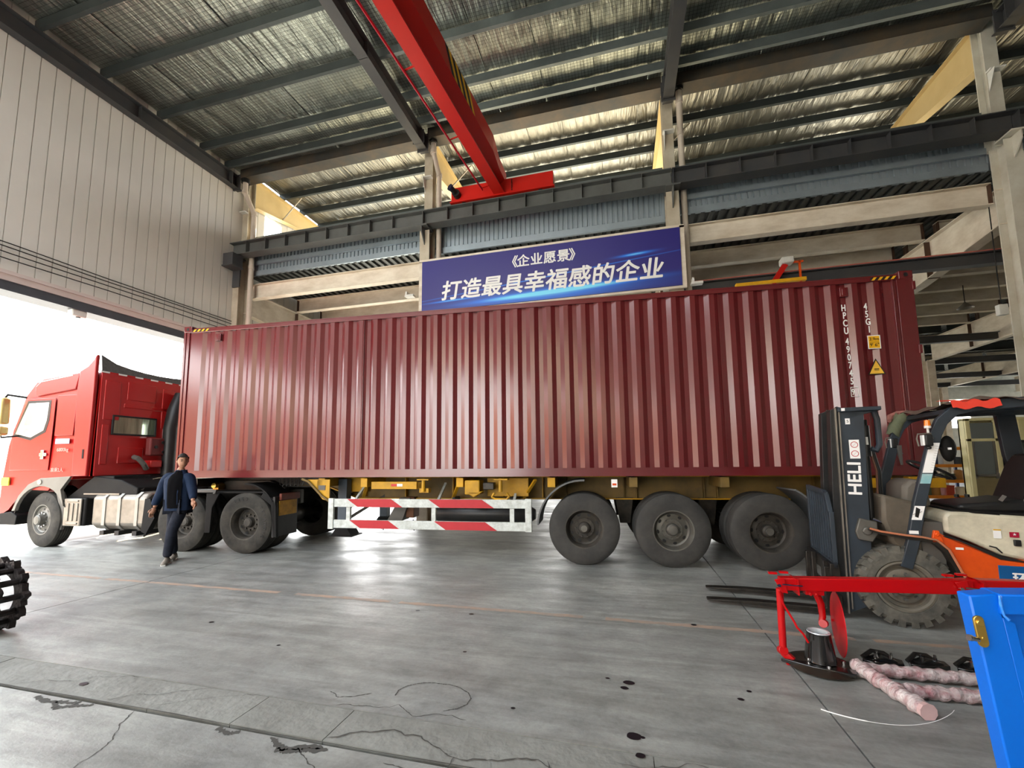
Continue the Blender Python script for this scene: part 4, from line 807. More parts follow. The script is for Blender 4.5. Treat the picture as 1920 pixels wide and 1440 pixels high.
# windscreen, grille, lamps
MB().prism([(.15, 2.25), (2.29, 2.25), (2.2, 3.0), (.24, 3.0)], -.01, .01, 0).rot('Y', .28, (0, 0, 2.6)).fin('windscreen', M_glass, tk).location = (-4.02 + 1.4, -1.22, 0)
MB().box((-4.33, .3, 1.3), (-4.24, 2.14, 2.0)).fin('grille', M_plasd, tk, bev=.02); MB().box((-4.32, .05, .55), (-4.15, 2.39, .95)).fin('bumper', M_cab, tk, bev=.03)
for n0 in (.08, 1.98): MB().box((-4.3, n0, 1.0), (-4.2, n0 + .38, 1.22)).fin('headlight', M_glass, tk, bev=.03)
MB().box((-4.15, -.02, 1.2), (-3.95, .0, 1.36)).fin('side_sticker', mat('lime_sticker', (200, 220, 60), .5), tk)
MB().prism([(-4.3, .42), (-3.7, .42), (-3.68, .6), (-3.85, .68), (-4.3, .62)], .0, .3, 1).fin('bumper_step', M_plasd, tk, bev=.01)
# front fender with grey arch lip
MB().prism([(-2.36, 1.38), (-3.1, 1.345), (-3.4, 1.22), (-3.62, 1.0), (-3.76, .7)] + [(-3.07 + .63 * math.cos(math.radians(a)), .56 + .63 * math.sin(math.radians(a))) for a in range(167, 22, -12)] + [(-2.48, .8), (-2.58, 1.12)], -.04, .02, 1).fin('wheel_arch', mat('pale_grey_arch', (112, 108, 100), .5, c2=(90, 86, 78)), tk, bev=.008)
fender(20, 172, -3.07, .66, 'arch_liner', tk, zc=.56, n0=-.02, n1=.35)
MB().cyl((-3.1, -.06, 1.27), (-3.1, -.03, 1.27), .05, 12).fin('side_lamp', M_chrome, tk)
wheel(tk, -3.07, .02, TY, RF, NF, HF, -.085, rz=-.14, dual=False, R=.53, ry=.2); part_at('wheel', TY, tk, (-3.07, 2.42, .53), (0, 0, PI - .14))
MB().cyl((-3.07, .3, .5), (-3.07, 2.2, .5), .07, 12).fin('axle', M_greas, tk)
# chassis, dark lower cab rear, tank, battery box
for n0 in (.78, 1.66): MB().box((-4.0, n0 - .04, .82), (2.1, n0 + .04, 1.08)).fin('chassis_rail', M_greas, tk)
MB().prism([(-2.6, .95), (-1.95, 1.38), (-1.3, 1.3), (-.9, 1.15), (-.9, 1.0), (-2.5, .9)], .08, 2.3, 1).fin('engine_cover', M_plasd, tk, bev=.02)
MB().box((-1.95, .1, 1.0), (-1.5, .8, 1.38)).box((-1.9, .3, 1.0), (-1.2, 1.1, 1.2)).fin('gearbox_cover', M_plasd, tk, bev=.02)
MB().tube([(-1.72, 1.36, 1.2), (-1.72, 1.36, 2.4), (-1.74, 1.46, 2.8), (-1.78, 1.6, 3.2)], [.13, .14, .16, .12], 16).fin('air_intake', M_black, tk); MB().cyl((-1.6, 1.9, 1.1), (-1.6, 1.9, 3.2), .13, 16).fin('exhaust_stack', M_plasd, tk)
q = MB().box((-1.86, .93, 1.78), (-1.72, 1.3, 2.17)).fin('red_filter_box', mat('dull_red_filter_box', (110, 46, 44), .6), tk, bev=.03)
for y, z in ((1.05, 1.97), (1.2, 2.07), (1.22, 1.86)): MB().cyl((-1.72, y, z), (-1.7, y, z), .035, 12).fin('box_bolt', M_black, tk)
MB().tube([(-1.9, .75, 1.75), (-1.75, .72, 1.72), (-1.7, .8, 1.6), (-1.75, .9, 1.5)], .05, 10).fin('coolant_pipe', M_plas, tk); MB().box((-1.9, .95, 1.52), (-1.7, 1.2, 1.68)).fin('red_reservoir', M_cabr, tk, bev=.02)
pf = [(x, z) for x, z in [(.12, .36), (.5, .36), (.6, .46), (.6, .96), (.5, 1.06), (.12, 1.06), (.02, .96), (.02, .46)]]
MB().prism(pf, -1.86, -.62, 0).fin('fuel_tank', M_alu, tk, bev=.04)
for x in (-1.6, -1.25, -.85):
    MB().prism([(a + (.012 if a > .3 else -.012), b + (.012 if b > .7 else -.012)) for a, b in pf], x, x + .07, 0).fin('tank_strap', M_strap, tk); MB().box((x - .01, .0, .27), (x + .09, .5, .35)).fin('strap_foot', M_black, tk)
MB().cyl((-1.0, .2, 1.05), (-.98, .16, 1.14), .09, 16).fin('fuel_cap', M_plas, tk); MB().box((-2.15, .06, 1.02), (-1.3, .5, 1.045)).fin('catwalk_step', M_alu, tk)
MB().box((-2.5, .02, .42), (-2.02, .5, .96)).fin('battery_box', M_plasd, tk, bev=.03)
MB().box((-2.5, -.015, .42), (-2.08, .02, .95)).fin('battery_cover', M_alu, tk, bev=.03)
for k in range(3): MB().box((-2.4 + k * .11, -.03, .52 + (.0)), (-2.36 + k * .11, -.01, .86)).fin('cover_rib', M_alu, tk, bev=.008)
for z in (.47, .9): MB().box((-2.42, -.03, z - .015), (-2.14, -.01, z + .02)).fin('cover_rib', M_alu, tk, bev=.008)
MB().prism([(-2.75, 1.08), (-2.6, 1.08), (-2.5, .9), (-2.54, .35), (-2.7, .3), (-2.66, .85)], -.0, .06, 1).fin('mudflap_front', M_plas, tk, bev=.01)
MB().tube([(-.7, .1, .25), (-.62, .1, .3), (-.55, .1, .9)], .02, 6).prism([(-.62, .95), (-.5, .95), (-.38, .6), (-.55, .3), (-.66, .35)], .0, .1, 1).fin('rear_tank_shield', M_plasd, tk)
# rear axles, fenders
for t0 in (.2, 1.54):
    wheel(tk, t0, .0, TY, RD, ND, HD, .06, R=.535, ry=t0); far_wheel(tk, t0, TY); MB().cyl((t0, .3, .535), (t0, 2.2, .535), .09, 12).lathe([(0, -.2), (.2, -.15), (.22, 0), (.2, .15), (0, .2)], (t0, 1.22, .55), 1, 16).fin('axle', M_greas, tk)
MB().box((.28, -.03, 1.075), (.92, .0, 1.12)).prism([(.92, 1.12), (.96, 1.13), (.93, 1.05), (.88, 1.05)], -.03, .0, 1).fin('fender_edge', M_plas, tk, bev=.005)
fender(30, 92, 1.54, .64, 'fender', tk, zc=.6, n0=-.01, n1=.6); fender(118, 165, .2, .66, 'fender', tk, zc=.58, n0=.0, n1=.6)
MB().prism([(.72, 1.06), (1.0, 1.06), (.86, .8), (.84, .35), (.72, .35)], .0, .03, 1).fin('centre_mudflap', M_plasd, tk, bev=.01)
MB().box((-.2, .05, 1.06), (1.9, .6, 1.09)).fin('fender_top', M_plasd, tk)
MB().prism([(1.9, 1.08), (2.12, .95), (2.16, .85), (2.2, .3), (2.12, .3), (2.06, .85), (1.85, 1.0)], -.0, .06, 1).fin('fender_tail', M_plasd, tk, bev=.01)
MB().box((2.1, .0, .3), (2.14, .6, 1.0)).fin('mudflap', M_black, tk)
MB().box((2.14, .1, .93), (2.19, .6, 1.05)).fin('lamp_cluster', mat('brown_red_lamp', (104, 48, 34), .5), tk, bev=.01); MB().box((2.145, .1, .66), (2.155, .56, .92)).fin('number_plate', mat('dirty_yellow_plate', (190, 140, 30), .6, c2=(110, 76, 24), sc=8, amt=.7), tk)
MB().prism([(.45, 1.18), (.7, 1.26), (1.6, 1.26), (1.95, 1.12), (1.9, 1.08), (.4, 1.08)], .5, 1.95, 1).cyl((.95, 1.22, 1.2), (.95, 1.22, 1.33), .45, 24).fin('fifth_wheel', M_greas, tk)
MB().box((.5, .35, 1.1), (.62, .5, 1.2)).cyl((.56, .3, 1.18), (.56, .5, 1.18), .05, 12).fin('coupling_block', M_brass, tk)
for k in range(4): MB().tube([(-1.3 + .03 * k, .9 + .1 * k, 1.3), (-.8, .8 + .12 * k, 1.12 + .03 * k), (-.2, .9 + .1 * k, 1.15), (.3, 1.0, 1.22)], .014, 6).fin('air_hose', [M_black, M_redf, M_black, M_blue][k], tk)
for k in range(6): MB().tube([(1.9 + .08 * k, .4, 1.3), (1.92 + .08 * k, .38, 1.2), (1.96 + .08 * k, .4, 1.16), (2.0 + .08 * k, .42, 1.28)], .008, 5).fin('dangling_wire', M_black, tk)
def arc_text(s, t, a0, da, R, size, m, root, n=-.012, zc=.535):
    for k, ch in enumerate(s):
        a = math.radians(a0 - da * k); me = text_mesh(ch, size, m, offset=.002, extr=.001)
        o = part_at('tyre_lettering', me, root, (t + R * math.cos(a), n, zc + R * math.sin(a)), (PI / 2, 0, 0)); o.rotation_euler = (Matrix.Rotation(-(a - PI / 2), 4, 'Y') @ Matrix.Rotation(PI / 2, 4, 'X')).to_euler()
M_ty = mat('worn_tyre_lettering', (120, 116, 104), .7)
arc_text('1259', 1.54, 118, 11, .425, .085, M_black, tk); arc_text('TERANOVO', 1.54, 40, 10, .43, .07, M_black, tk); arc_text('TERANOVO', -3.07, 75, 10, .43, .06, M_black, tk, n=-.02)
# ------------------------------------------------------------------ forklift
fk = thing('forklift', 'charcoal and orange forklift with a white hood facing the container wheels', 'forklift', (2.53, 4.95, 0), -.15)
MB().prism([(-.54, .05), (-.43, .05), (-.385, 2.11), (-.45, 2.08)], .08, .22, 1).fin('mast_channel', M_black, fk, bev=.004)
MB().prism([(-.42, .06), (-.22, .16), (-.165, 2.03), (-.385, 2.12)], .1, .17, 1).fin('mast_plate', M_fork, fk, bev=.004)
MB().prism([(-.54, .05), (-.43, .05), (-.385, 2.11), (-.45, 2.08)], .42, .54, 1).prism([(-.42, .06), (-.22, .16), (-.165, 2.03), (-.385, 2.12)], .44, .5, 1).fin('mast_channel', M_black, fk, bev=.004)
MB().bar((-.44, .075, .06), (-.41, .075, 2.1), .014, .03, (0, 1, 0)).bar((-.405, .09, .1), (-.375, .09, 2.1), .012, .02, (0, 1, 0)).fin('bare_rail', M_alu, fk)
MB().box((-.39, .06, 2.06), (-.03, .56, 2.1)).prism([(-.3, 1.98), (-.06, 2.06), (-.3, 2.06)], .1, .13, 1).fin('top_crosshead', M_fork, fk, bev=.006)
MB().tube([(-.05, .2, 2.06), (-.03, .2, 1.98), (-.03, .2, 1.72), (-.06, .2, 1.66), (-.1, .2, 1.68)], .028, 10).fin('hose_guard', M_fork, fk)
MB().cyl((-.13, .28, .9), (-.12, .28, 1.9), .03, 12).cyl((-.12, .28, 1.6), (-.12, .28, 1.92), .045, 12).cyl((-.12, .28, 1.9), (-.12, .28, 1.98), .03, 8).fin('lift_cylinder', M_black, fk)
MB().cyl((-.12, .235, 1.72), (-.12, .235, 1.8), .012, 8).fin('cylinder_label', M_white, fk)
for k in range(3): MB().tube([(-.09 + .02 * k, .3 + .02 * k, 1.7), (-.05 + .015 * k, .28, 1.45), (-.06 + .02 * k, .28, 1.2), (-.1, .3, 1.0)], .01, 6).fin('mast_hose', M_black if k else mat('brown_hose', (104, 70, 54), .6), fk)
MB().bar((-.25, .15, .3), (-.25, .6, .3), .05, .12).bar((-.28, .15, 1.1), (-.28, .6, 1.1), .04, .08).fin('mast_crossbar', M_fork, fk)
me = text_mesh('HELI', .155, M_letter, offset=.0035, sx=1.12, extr=.001); part_at('brand_lettering', me, fk, (-.285, .096, 1.38), (PI / 2, -PI / 2 + .03, 0))
MB().box((-.31, .097, 1.58), (-.225, .0995, 1.77)).fin('safety_sticker', M_letter, fk, 0); 
for z in (1.63, 1.72): MB().lathe([(.026, 0), (.032, 0)], (-.267, .0965, z), 1, 20).bar((-.285, .0965, z - .018), (-.25, .0965, z + .018), .004, .001).fin('sticker_symbol', M_redf, fk, 0)
MB().box((-.325, .097, 1.93), (-.285, .0995, 1.99)).fin('small_sticker', M_letter, fk, 0); text('5', .04, M_ink, fk, (-.305, .096, 1.96)); MB().box((-.36, .055, 2.065), (-.33, .0595, 2.095)).fin('corner_sticker', M_letter, fk, 0)
MB().prism([(-.31, .78), (-.2, .76), (-.15, .84), (-.15, .96), (-.29, .99), (-.33, .86)], .06, .11, 1).cyl((-.24, .03, .87), (-.24, .07, .87), .04, 14).fin('tilt_lug', M_rimg, fk, bev=.01)
# carriage, backrest, forks
MB().box((-.58, .0, .12), (-.5, .95, .24)).box((-.58, .0, .42), (-.5, .95, .54)).box((-.62, .05, .12), (-.55, .12, .5)).box((-.62, .83, .12), (-.55, .9, .5)).fin('fork_carriage', M_greas, fk, bev=.005)
MB().prism([(.0, 1.0), (.12, 1.22), (.2, 1.25), (.92, 1.27), (.92, 1.22), (.2, 1.2), (.05, .98)], -.55, -.51, 0).box((-.55, .0, .5), (-.51, .05, 1.05)).box((-.55, .87, .5), (-.51, .92, 1.25)).box((-.55, .0, .5), (-.51, .92, .56)).fin('backrest_frame', M_fork, fk, bev=.004)
for k in range(8): MB().box((-.545, .12 + k * .095, .54), (-.52, .145 + k * .095, 1.24)).fin('backrest_bar', M_fork, fk)
for y in (.08, .55):
    MB().prism([(-1.72, .04), (-1.72, .05), (-1.3, .075), (-.62, .085), (-.62, .55), (-.58, .55), (-.58, .04)], y, y + .11, 1).fin('fork', M_greas, fk, bev=.004); MB().box((-1.724, y + .01, .038), (-1.70, y + .1, .05)).fin('fork_tip', M_chrome, fk)
for y0, y1 in ((.25, .34), (.44, .5)): MB().box((-.55, y0, .06), (-.3, y1, .5)).fin('inner_rail', M_black, fk, bev=.004)
# wheels
def lug_tyre(R, w, rim):
    b = MB(); b.lathe([(rim, .02), (rim + .02, 0), (R - .05, 0), (R - .02, .03), (R - .02, w - .03), (R - .05, w), (rim, w - .02), (rim - .01, .05), (rim, .02)], n=48); n = 22
    for k in range(n):
        for s, y0, y1 in ((0, -.004, w * .52), (.5, w * .48, w + .004)):
            a0 = 2 * PI * (k + s) / n; a1 = a0 + 2 * PI / n * .58; sk = .08
            vs = []
            for a, q in ((a0, 0), (a1, 0), (a1, 1), (a0, 1)):
                for r, y in ((R - .07 if (y0 < 0) != bool(q) else R - .03, 0), (R + .004, 0)):
                    yy = y0 if q == 0 else y1; aa = a + (sk if q else 0)
                    vs.append((r * math.cos(aa), yy + (.012 if (r > R - .02 and q == 0 and y0 < 0) else 0) - (.012 if (r > R - .02 and q and y0 > 0) else 0), r * math.sin(aa)))
            b.add(vs, [(0, 1, 3, 2), (2, 3, 5, 4), (4, 5, 7, 6), (6, 7, 1, 0), (1, 7, 5, 3)])
    return b
LT = lug_tyre(.37, .2, .22).mesh('wheel', mat('dusty_lug_tyre', (70, 69, 64), .8, c2=(120, 116, 104), sc=7, amt=.7, bump=.2), 30)
LR = MB().lathe([(.225, .01), (.232, .0), (.215, -.002), (.2, .012), (.195, .05), (.165, .06), (.155, .03), (.14, .025), (.09, .03), (.085, .0), (.06, -.02), (0, -.022)], n=40).mesh('rim', mat('muddy_rim', (112, 106, 94), .7, c2=(70, 66, 56), sc=5, amt=.6), 30)
LN = nuts_mesh(.03, M_rimg, 8, .115)
for x, y, r in ((.0, .0, 0), (.0, .95, PI), (1.55, .1, 0), (1.55, .88, PI)):
    s = 1 if x == 0 else .78
    w = part_at('wheel', LT, fk, (x, y, .374 * s), (0, .1, r)); w.scale = (s, s, s)
    for nm, me in (('rim', LR), ('wheel_nuts', LN)):
        o = bpy.data.objects.new(nm, me); COL.objects.link(o); o.parent = w
        if nm == 'wheel_nuts': o['kind'] = 'stuff'
# mudguard, chassis, hood
fp = [(-.24, .9), (-.15, .875), (.03, .85), (.15, .84), (.25, .82), (.33, .74), (.42, .5)]
MB().prism(fp + [(.39, .49), (.3, .71), (.23, .79), (.14, .81), (.03, .82), (-.15, .85), (-.24, .88)], -.02, .25, 1).fin('mudguard', M_greas, fk)
MB().tube([(x, -.025, z + .005) for x, z in fp], .01, 6).fin('mudguard_lip', mat('worn_salmon_edge', (196, 118, 84), .6, c2=(130, 100, 76), amt=.7), fk)
MB().prism([(.24, .84), (.27, .9), (.32, .86), (.42, .83), (.68, .69), (1.5, .64), (1.7, .64), (1.7, .36), (.45, .36), (.42, .5), (.34, .73)], .0, .95, 1).fin('chassis', M_org, fk, bev=.01)
MB().prism([(.215, .8), (.24, .91), (.275, .91), (.305, .8)], -.02, .01, 1).cyl((.258, -.03, .875), (.258, -.018, .875), .016, 12).fin('pivot_ear', M_org, fk, bev=.005)
MB().box((.655, -.006, .4), (1.3, .0, .63)).fin('blue_plate', mat('deep_blue_plate', (16, 84, 140), .4), fk, bev=.003)
text('环3-1', .105, M_letter, fk, (.86, -.009, .52), offset=.003, extr=.001); MB().box((.385, -.003, .745), (.44, .0, .765)).fin('chassis_sticker', M_letter, fk, 0)
M_hood = mat('stained_cream_hood', (214, 208, 184), .4, c2=(96, 88, 72), sc=2.2, amt=.75, coat=.2)
hp = [(.335, .89), (.335, 1.04), (.37, 1.08), (.45, 1.085), (1.9, 1.0), (2.05, .95), (2.1, .68), (.86, .675), (.7, .71), (.5, .82)]
MB().prism(hp, .02, .93, 1).fin('hood', M_hood, fk, bev=.03)
MB().prism([(.4, 1.086), (1.6, 1.022), (1.6, 1.05), (.4, 1.1)], .04, .9, 1).fin('hood_trim', M_plasd, fk, bev=.01)
MB().prism([(.3, .86), (.36, .86), (.72, .7), (.86, .67), (.86, .655), (.68, .675)], .0, .04, 1).fin('rubber_step_edge', M_black, fk)
MB().box((.66, .012, .86), (.71, .018, .94)).fin('hood_sticker', M_letter, fk, 0); MB().box((.66, .010, .93), (.71, .016, .94)).fin('hood_sticker_band', M_yb, fk, 0)
MB().box((.765, .01, .875), (.825, .016, .92)).fin('red_sticker', mat('crimson_sticker', (170, 24, 56), .4), fk, 0); text('★', .03, M_letter, fk, (.795, .008, .9), extr=.0005)
text('A', .12, mat('crimson_sticker', (170, 24, 56), .4), fk, (.93, .01, .885), offset=.005, shear=.3, extr=.001)
MB().box((.785, .0, .80), (.83, .025, .855)).fin('hood_latch', M_black, fk, bev=.006); MB().tube([(.62, .01, .79), (.66, .0, .78), (.7, .01, .735)], .006, 6).fin('loose_wire', M_black, fk)
MB().prism([(1.6, .35), (2.35, .4), (2.5, .6), (2.45, 1.1), (1.9, 1.15), (1.9, 1.0)], -.02, .97, 1).fin('counterweight', M_org, fk, bev=.05)
# seat
MB().prism([(.5, 1.1), (.55, 1.14), (.85, 1.17), (1.0, 1.2), (1.05, 1.12), (.98, 1.07), (.6, 1.06)], .2, .75, 1).fin('seat', M_black, fk, bev=.03)
MB().prism([(.98, 1.14), (1.12, 1.5), (1.2, 1.62), (1.29, 1.6), (1.22, 1.2), (1.12, 1.12)], .22, .73, 1).fin('seat_back', M_black, fk, bev=.04)
MB().tube([(.98, .21, 1.16), (1.08, .2, 1.4), (1.13, .2, 1.5)], .01, 6).fin('seat_piping', M_plas, fk); MB().prism([(.5, 1.09), (.72, 1.08), (.74, 1.05), (.62, 1.04)], .03, .3, 1).fin('seat_skirt', M_plasd, fk, bev=.008)
MB().bar((.8, .16, 1.18), (.83, .15, 1.23), .012, .03).fin('belt_buckle', M_plas, fk)
# cowl, steering
MB().prism([(-.1, 1.23), (.12, 1.17), (.2, 1.12), (.2, .6), (-.05, .75), (-.11, .98)], .05, .9, 1).fin('front_cowl', mat('muddy_cowl', (92, 84, 72), .6, c2=(60, 54, 46), sc=4, amt=.8), fk, bev=.03)
MB().prism([(.12, 1.1), (.14, 1.3), (.2, 1.37), (.32, 1.36), (.36, 1.1)], .25, .7, 1).fin('dashboard', mat('grey_dash_plastic', (112, 106, 96), .6), fk, bev=.04)
MB().box((.1, .1, .55), (.6, .9, .6)).box((.16, .05, .6), (.33, .9, .98)).fin('floor_plate', M_plas, fk)
sw = MB().lathe([(.185 + .014 * math.cos(a), .014 * math.sin(a)) for a in [2 * PI * k / 8 for k in range(9)]], ax=2, n=32)
for k in range(3): sw.bar((0, 0, -.02), (.18 * math.cos(k * 2.1), .18 * math.sin(k * 2.1), 0), .025, .01)
sw.cyl((0, 0, -.04), (0, 0, .0), .05, 14); sw.rot('Y', .5); q = sw.fin('steering_wheel', M_black, fk); q.location = (.43, .42, 1.46)
MB().bar((.43, .42, 1.44), (.28, .42, 1.2), .05, .05).fin('steering_column', M_black, fk)
for k in range(3): MB().tube([(.22 + k * .03, .18 + k * .04, 1.33), (.3 + k * .03, .16 + k * .04, 1.46)], .008, 6).fin('lever', M_black, fk)
MB().cyl((-.17, .12, .98), (-.03, .12, .925), .016, 10).fin('tilt_rod', M_chrome, fk); MB().cyl((-.03, .12, .925), (.15, .12, .84), .035, 12).cyl((-.045, .12, .93), (-.02, .12, .92), .045, 12).fin('tilt_cylinder', M_greas, fk)
MB().box((.02, .08, .93), (.1, .14, 1.02)).fin('control_box', M_plasd, fk, bev=.01)
# overhead guard
for y0, nm in ((0, 1), (.9, 2)):
    MB().sweep([(-.03, -.045), (.03, -.045), (.03, .045), (-.03, .045)], [(.02, y0 + .02, .55), (.1, y0 + .02, .83), (.165, y0 + .02, 1.15), (.29, y0 + .02, 1.62), (.335, y0 + .02, 1.8), (.39, y0 + .02, 1.92), (.48, y0 + .02, 2.01), (.62, y0 + .02, 2.05), (.95, y0 + .02, 2.07), (1.5, y0 + .02, 2.06)]).fin('guard_post', M_fork, fk, bev=.006)
    MB().sweep([(-.03, -.075), (.03, -.075), (.03, .075), (-.03, .075)], [(1.5, y0 + .02, .98), (1.38, y0 + .02, 1.25), (1.3, y0 + .02, 1.6), (1.27, y0 + .02, 2.05)]).fin('rear_post', M_fork, fk, bev=.006)
MB().box((.45, .04, 2.0), (.52, .9, 2.04)).box((1.35, .04, 2.03), (1.42, .9, 2.07)).fin('guard_crossbar', M_fork, fk)
for k in range(6): MB().box((.5, .16 + k * .12, 2.01), (1.4, .19 + k * .12, 2.05)).fin('guard_slat', M_fork, fk)
# tarpaulin over the guard
nx, ny = 26, 12; vs = []
for i in range(nx + 1):
    for j in range(ny + 1):
        x = .42 + 1.15 * i / nx; y = -.06 + 1.08 * j / ny; e = (1 if j in (0, ny) else 0) * .035
        vs.append((x, y, 2.125 + .012 * math.sin(x * 19 + y * 6) + .01 * math.sin(x * 31 - y * 14) - e - .03 * math.sin(PI * j / ny) + (.015 if i > 3 else -.04 * (3 - i) / 3)))
MB().add(vs, [(i * (ny + 1) + j, (i + 1) * (ny + 1) + j, (i + 1) * (ny + 1) + j + 1, i * (ny + 1) + j + 1) for i in range(nx) for j in range(ny)]).fin('roof_tarpaulin', mat('faded_brown_tarpaulin', (112, 92, 80), .8, c2=(80, 66, 56), sc=6), fk, 180)
vs = []
for i in range(13):
    x = .44 + .028 * i; vs += [(x, -.065, 2.1 + .014 * math.sin(i * 1.3)), (x + .01, -.07, 2.03 + .012 * math.sin(i * 1.1 + 1)), (x, .2, 2.13 + .01 * math.sin(i))]
MB().add(vs, [(3 * i, 3 * i + 3, 3 * i + 4, 3 * i + 1) for i in range(12)] + [(3 * i, 3 * i + 2, 3 * i + 5, 3 * i + 3) for i in range(12)]).fin('red_cloth_strip', mat('bright_red_tarpaulin', (226, 66, 46), .7, c2=(170, 50, 40)), fk, 60)
vs = []; n = 10
for i, (x, z) in enumerate([(.33, 1.84), (.35, 1.9), (.39, 1.99), (.44, 2.06)]):
    for k in range(n):
        a = 2 * PI * k / n; vs.append((x + .055 * math.cos(a) * (1 + .15 * math.sin(k * 3 + i)), .93 + .06 * math.sin(a), z + .05 * math.cos(a) * -.5 + .02 * math.sin(k * 2)))
MB().add(vs, [(i * n + k, i * n + (k + 1) % n, (i + 1) * n + (k + 1) % n, (i + 1) * n + k) for i in range(3) for k in range(n)]).fin('green_rag', mat('green_rag_cloth', (104, 108, 84), .9, c2=(74, 80, 60), sc=30), fk, 180)
MB().tube([(.3, .9, 2.0), (.34, .98, 2.05), (.42, 1.0, 2.09), (.5, .96, 2.1)], [.02, .035, .03, .02], 8).fin('bundled_cloth', mat('faded_pink_cloth', (150, 96, 88), .9, c2=(110, 80, 70), sc=20), fk)
# beacons, lamps, mirror, stickers
for x, y, z in ((.275, -.02, 1.86), (.345, .93, 1.86)):
    MB().cyl((x, y, z), (x, y, z + .022), .026, 14).cyl((x, y, z - .05), (x, y, z), .01, 8).fin('beacon_base', M_white, fk)
    MB().cyl((x, y, z + .02), (x, y, z + .075), .026, 14, .022).fin('beacon', mat('amber_lens', (250, 130, 20), .2, coat=.6), fk)
    MB().tube([(x - .09, y - .03, z - .17), (x - .1, y - .03, z - .1), (x - .09, y - .03, z - .055), (x + .01, y - .02, z - .05), (x + .03, y, z - .1)], .006, 6).fin('lamp_guard', M_alu, fk)
    MB().box((x - .045, y - .05, z - .17), (x + .015, y + .02, z - .06)).cyl((x - .015, y - .02, z - .17), (x - .015, y - .02, z - .2), .02, 10).fin('work_lamp', M_black, fk, bev=.012)
    MB().box((x - .06, y - .045, z - .165), (x - .045, y + .015, z - .065)).fin('lamp_lens', M_letter, fk, bev=.005)
MB().cyl((.305, .93, 1.75), (.39, .9, 1.62), .01, 6).cyl((.36, .9, 1.72), (.375, .9, 1.5), .03, 10, .012).fin('far_mirror', M_plas, fk)
mr = MB().lathe([(.0, .03), (.05, .028), (.08, .012), (.085, 0), (0, 0)], ax=1, n=24)
mr.v = [(x * .72, y * -1.0, z * 1.45) for x, y, z in mr.v]; q = mr.fin('mirror', M_plasd, fk, 50); q.location = (.445, .08, 1.665)
MB().tube([(.3, .02, 1.66), (.38, .06, 1.67), (.445, .07, 1.665)], .008, 6).fin('mirror_stem', M_black, fk); MB().box((.43, .04, 1.655), (.455, .05, 1.675)).fin('mirror_mount', M_letter, fk)
sl = math.atan2(.13, .47)
def post_tag(z0, z1, m, nm):
    f = lambda z: .165 + (z - 1.15) * .125 / .47
    MB().add([(f(z0) - .038, -.0125, z0), (f(z0) + .038, -.0125, z0), (f(z1) + .038, -.0125, z1), (f(z1) - .038, -.0125, z1)], [(0, 1, 2, 3)]).fin(nm, m, fk, 0)
post_tag(1.44, 1.72, M_letter, 'post_sticker'); post_tag(1.34, 1.43, mat('torn_turquoise_tape', (130, 176, 180), .6, c2=(170, 190, 190), sc=20, amt=1), 'torn_tape'); post_tag(1.0, 1.13, M_letter, 'warning_sticker')
q = MB()
for k in range(11): q.bar((.262 + k * .006, -.0135, 1.47 + k * .022), (.285 + k * .006, -.0135, 1.465 + k * .022), .004, .001)
q.fin('sticker_print', M_ink, fk, 0)
MB().add([(.115, -.0135, 1.03), (.14, -.0135, 1.02), (.16, -.0135, 1.1), (.13, -.0135, 1.12)], [(0, 1, 2, 3)]).bar((.1, -.0135, 1.05), (.17, -.0135, 1.08), .012, .001).fin('sticker_print', M_ink, fk, 0)
MB().box((.06, -.0135, .87), (.13, -.0125, .9)).fin('small_label', M_letter, fk, 0)

# ------------------------------------------------------------------ red implement frame, discs, wrapped tubes, blue frame
rf = thing('red_frame', 'bright red powder coated beam frame standing low in front of the forklift', 'frame', (1.17, 3.95, 0))
MB().prism([(.0, .555), (1.24, .6), (1.24, .7), (.0, .65)], -.04, .04, 1).fin('main_beam', M_redf, rf, bev=.006)
MB().prism([(1.2, .595), (2.6, .62), (2.6, .72), (1.2, .7)], -.02, .06, 1).fin('rear_beam', M_redf, rf, bev=.006)
for x in (.0, 1.17):
    z = .0 if x == 0 else .045
    MB().prism([(x - .05, .64 + z), (x + .02, .66 + z), (x + .04, .54 + z), (x - .0, .545 + z)], -.06, -.05, 1).prism([(x + .08, .67 + z), (x + .12, .65 + z), (x + .12, .53 + z), (x + .11, .53 + z), (x + .11, .64 + z)], -.065, .06, 1).fin('clamp_plate', M_redf, rf, bev=.002)
    MB().cyl((x + .0, -.07, .61 + z), (x + .14, -.07, .605 + z), .005, 6).cyl((x - .02, -.075, .6 + z), (x - .02, -.05, .6 + z), .012, 8).fin('clamp_bolt', M_chrome, rf)
    MB().box((x - .06, .03, .66 + z), (x + .0, .06, .675 + z)).box((x + .02, .03, .67 + z), (x + .08, .06, .685 + z)).fin('clamp_lug', M_redf, rf)
MB().cyl((.0, 0, .56), (-.005, 0, .1), .026, 14).fin('leg', M_redf, rf); MB().cyl((-.01, -.03, .1), (-.01, .03, .08), .034, 12).bar((-.01, 0, .08), (.05, -.03, .03), .04, .05).box((.0, -.05, .0), (.04, -.02, .045)).fin('leg_foot', M_redf, rf, bev=.004)
MB().tube([(-.02, -.05, .55), (.0, -.06, .46), (.06, -.08, .34), (.075, -.09, .3), (.11, -.1, .26), (.14, -.1, .2)], .008, 6).fin('bent_rod', M_redf, rf)
MB().box((.17, -.03, .53), (.3, .03, .565)).cyl((.2, -.05, .54), (.2, .0, .54), .012, 8).cyl((.24, -.05, .54), (.24, .0, .54), .012, 8).fin('hanger_plate', M_redf, rf, bev=.004)
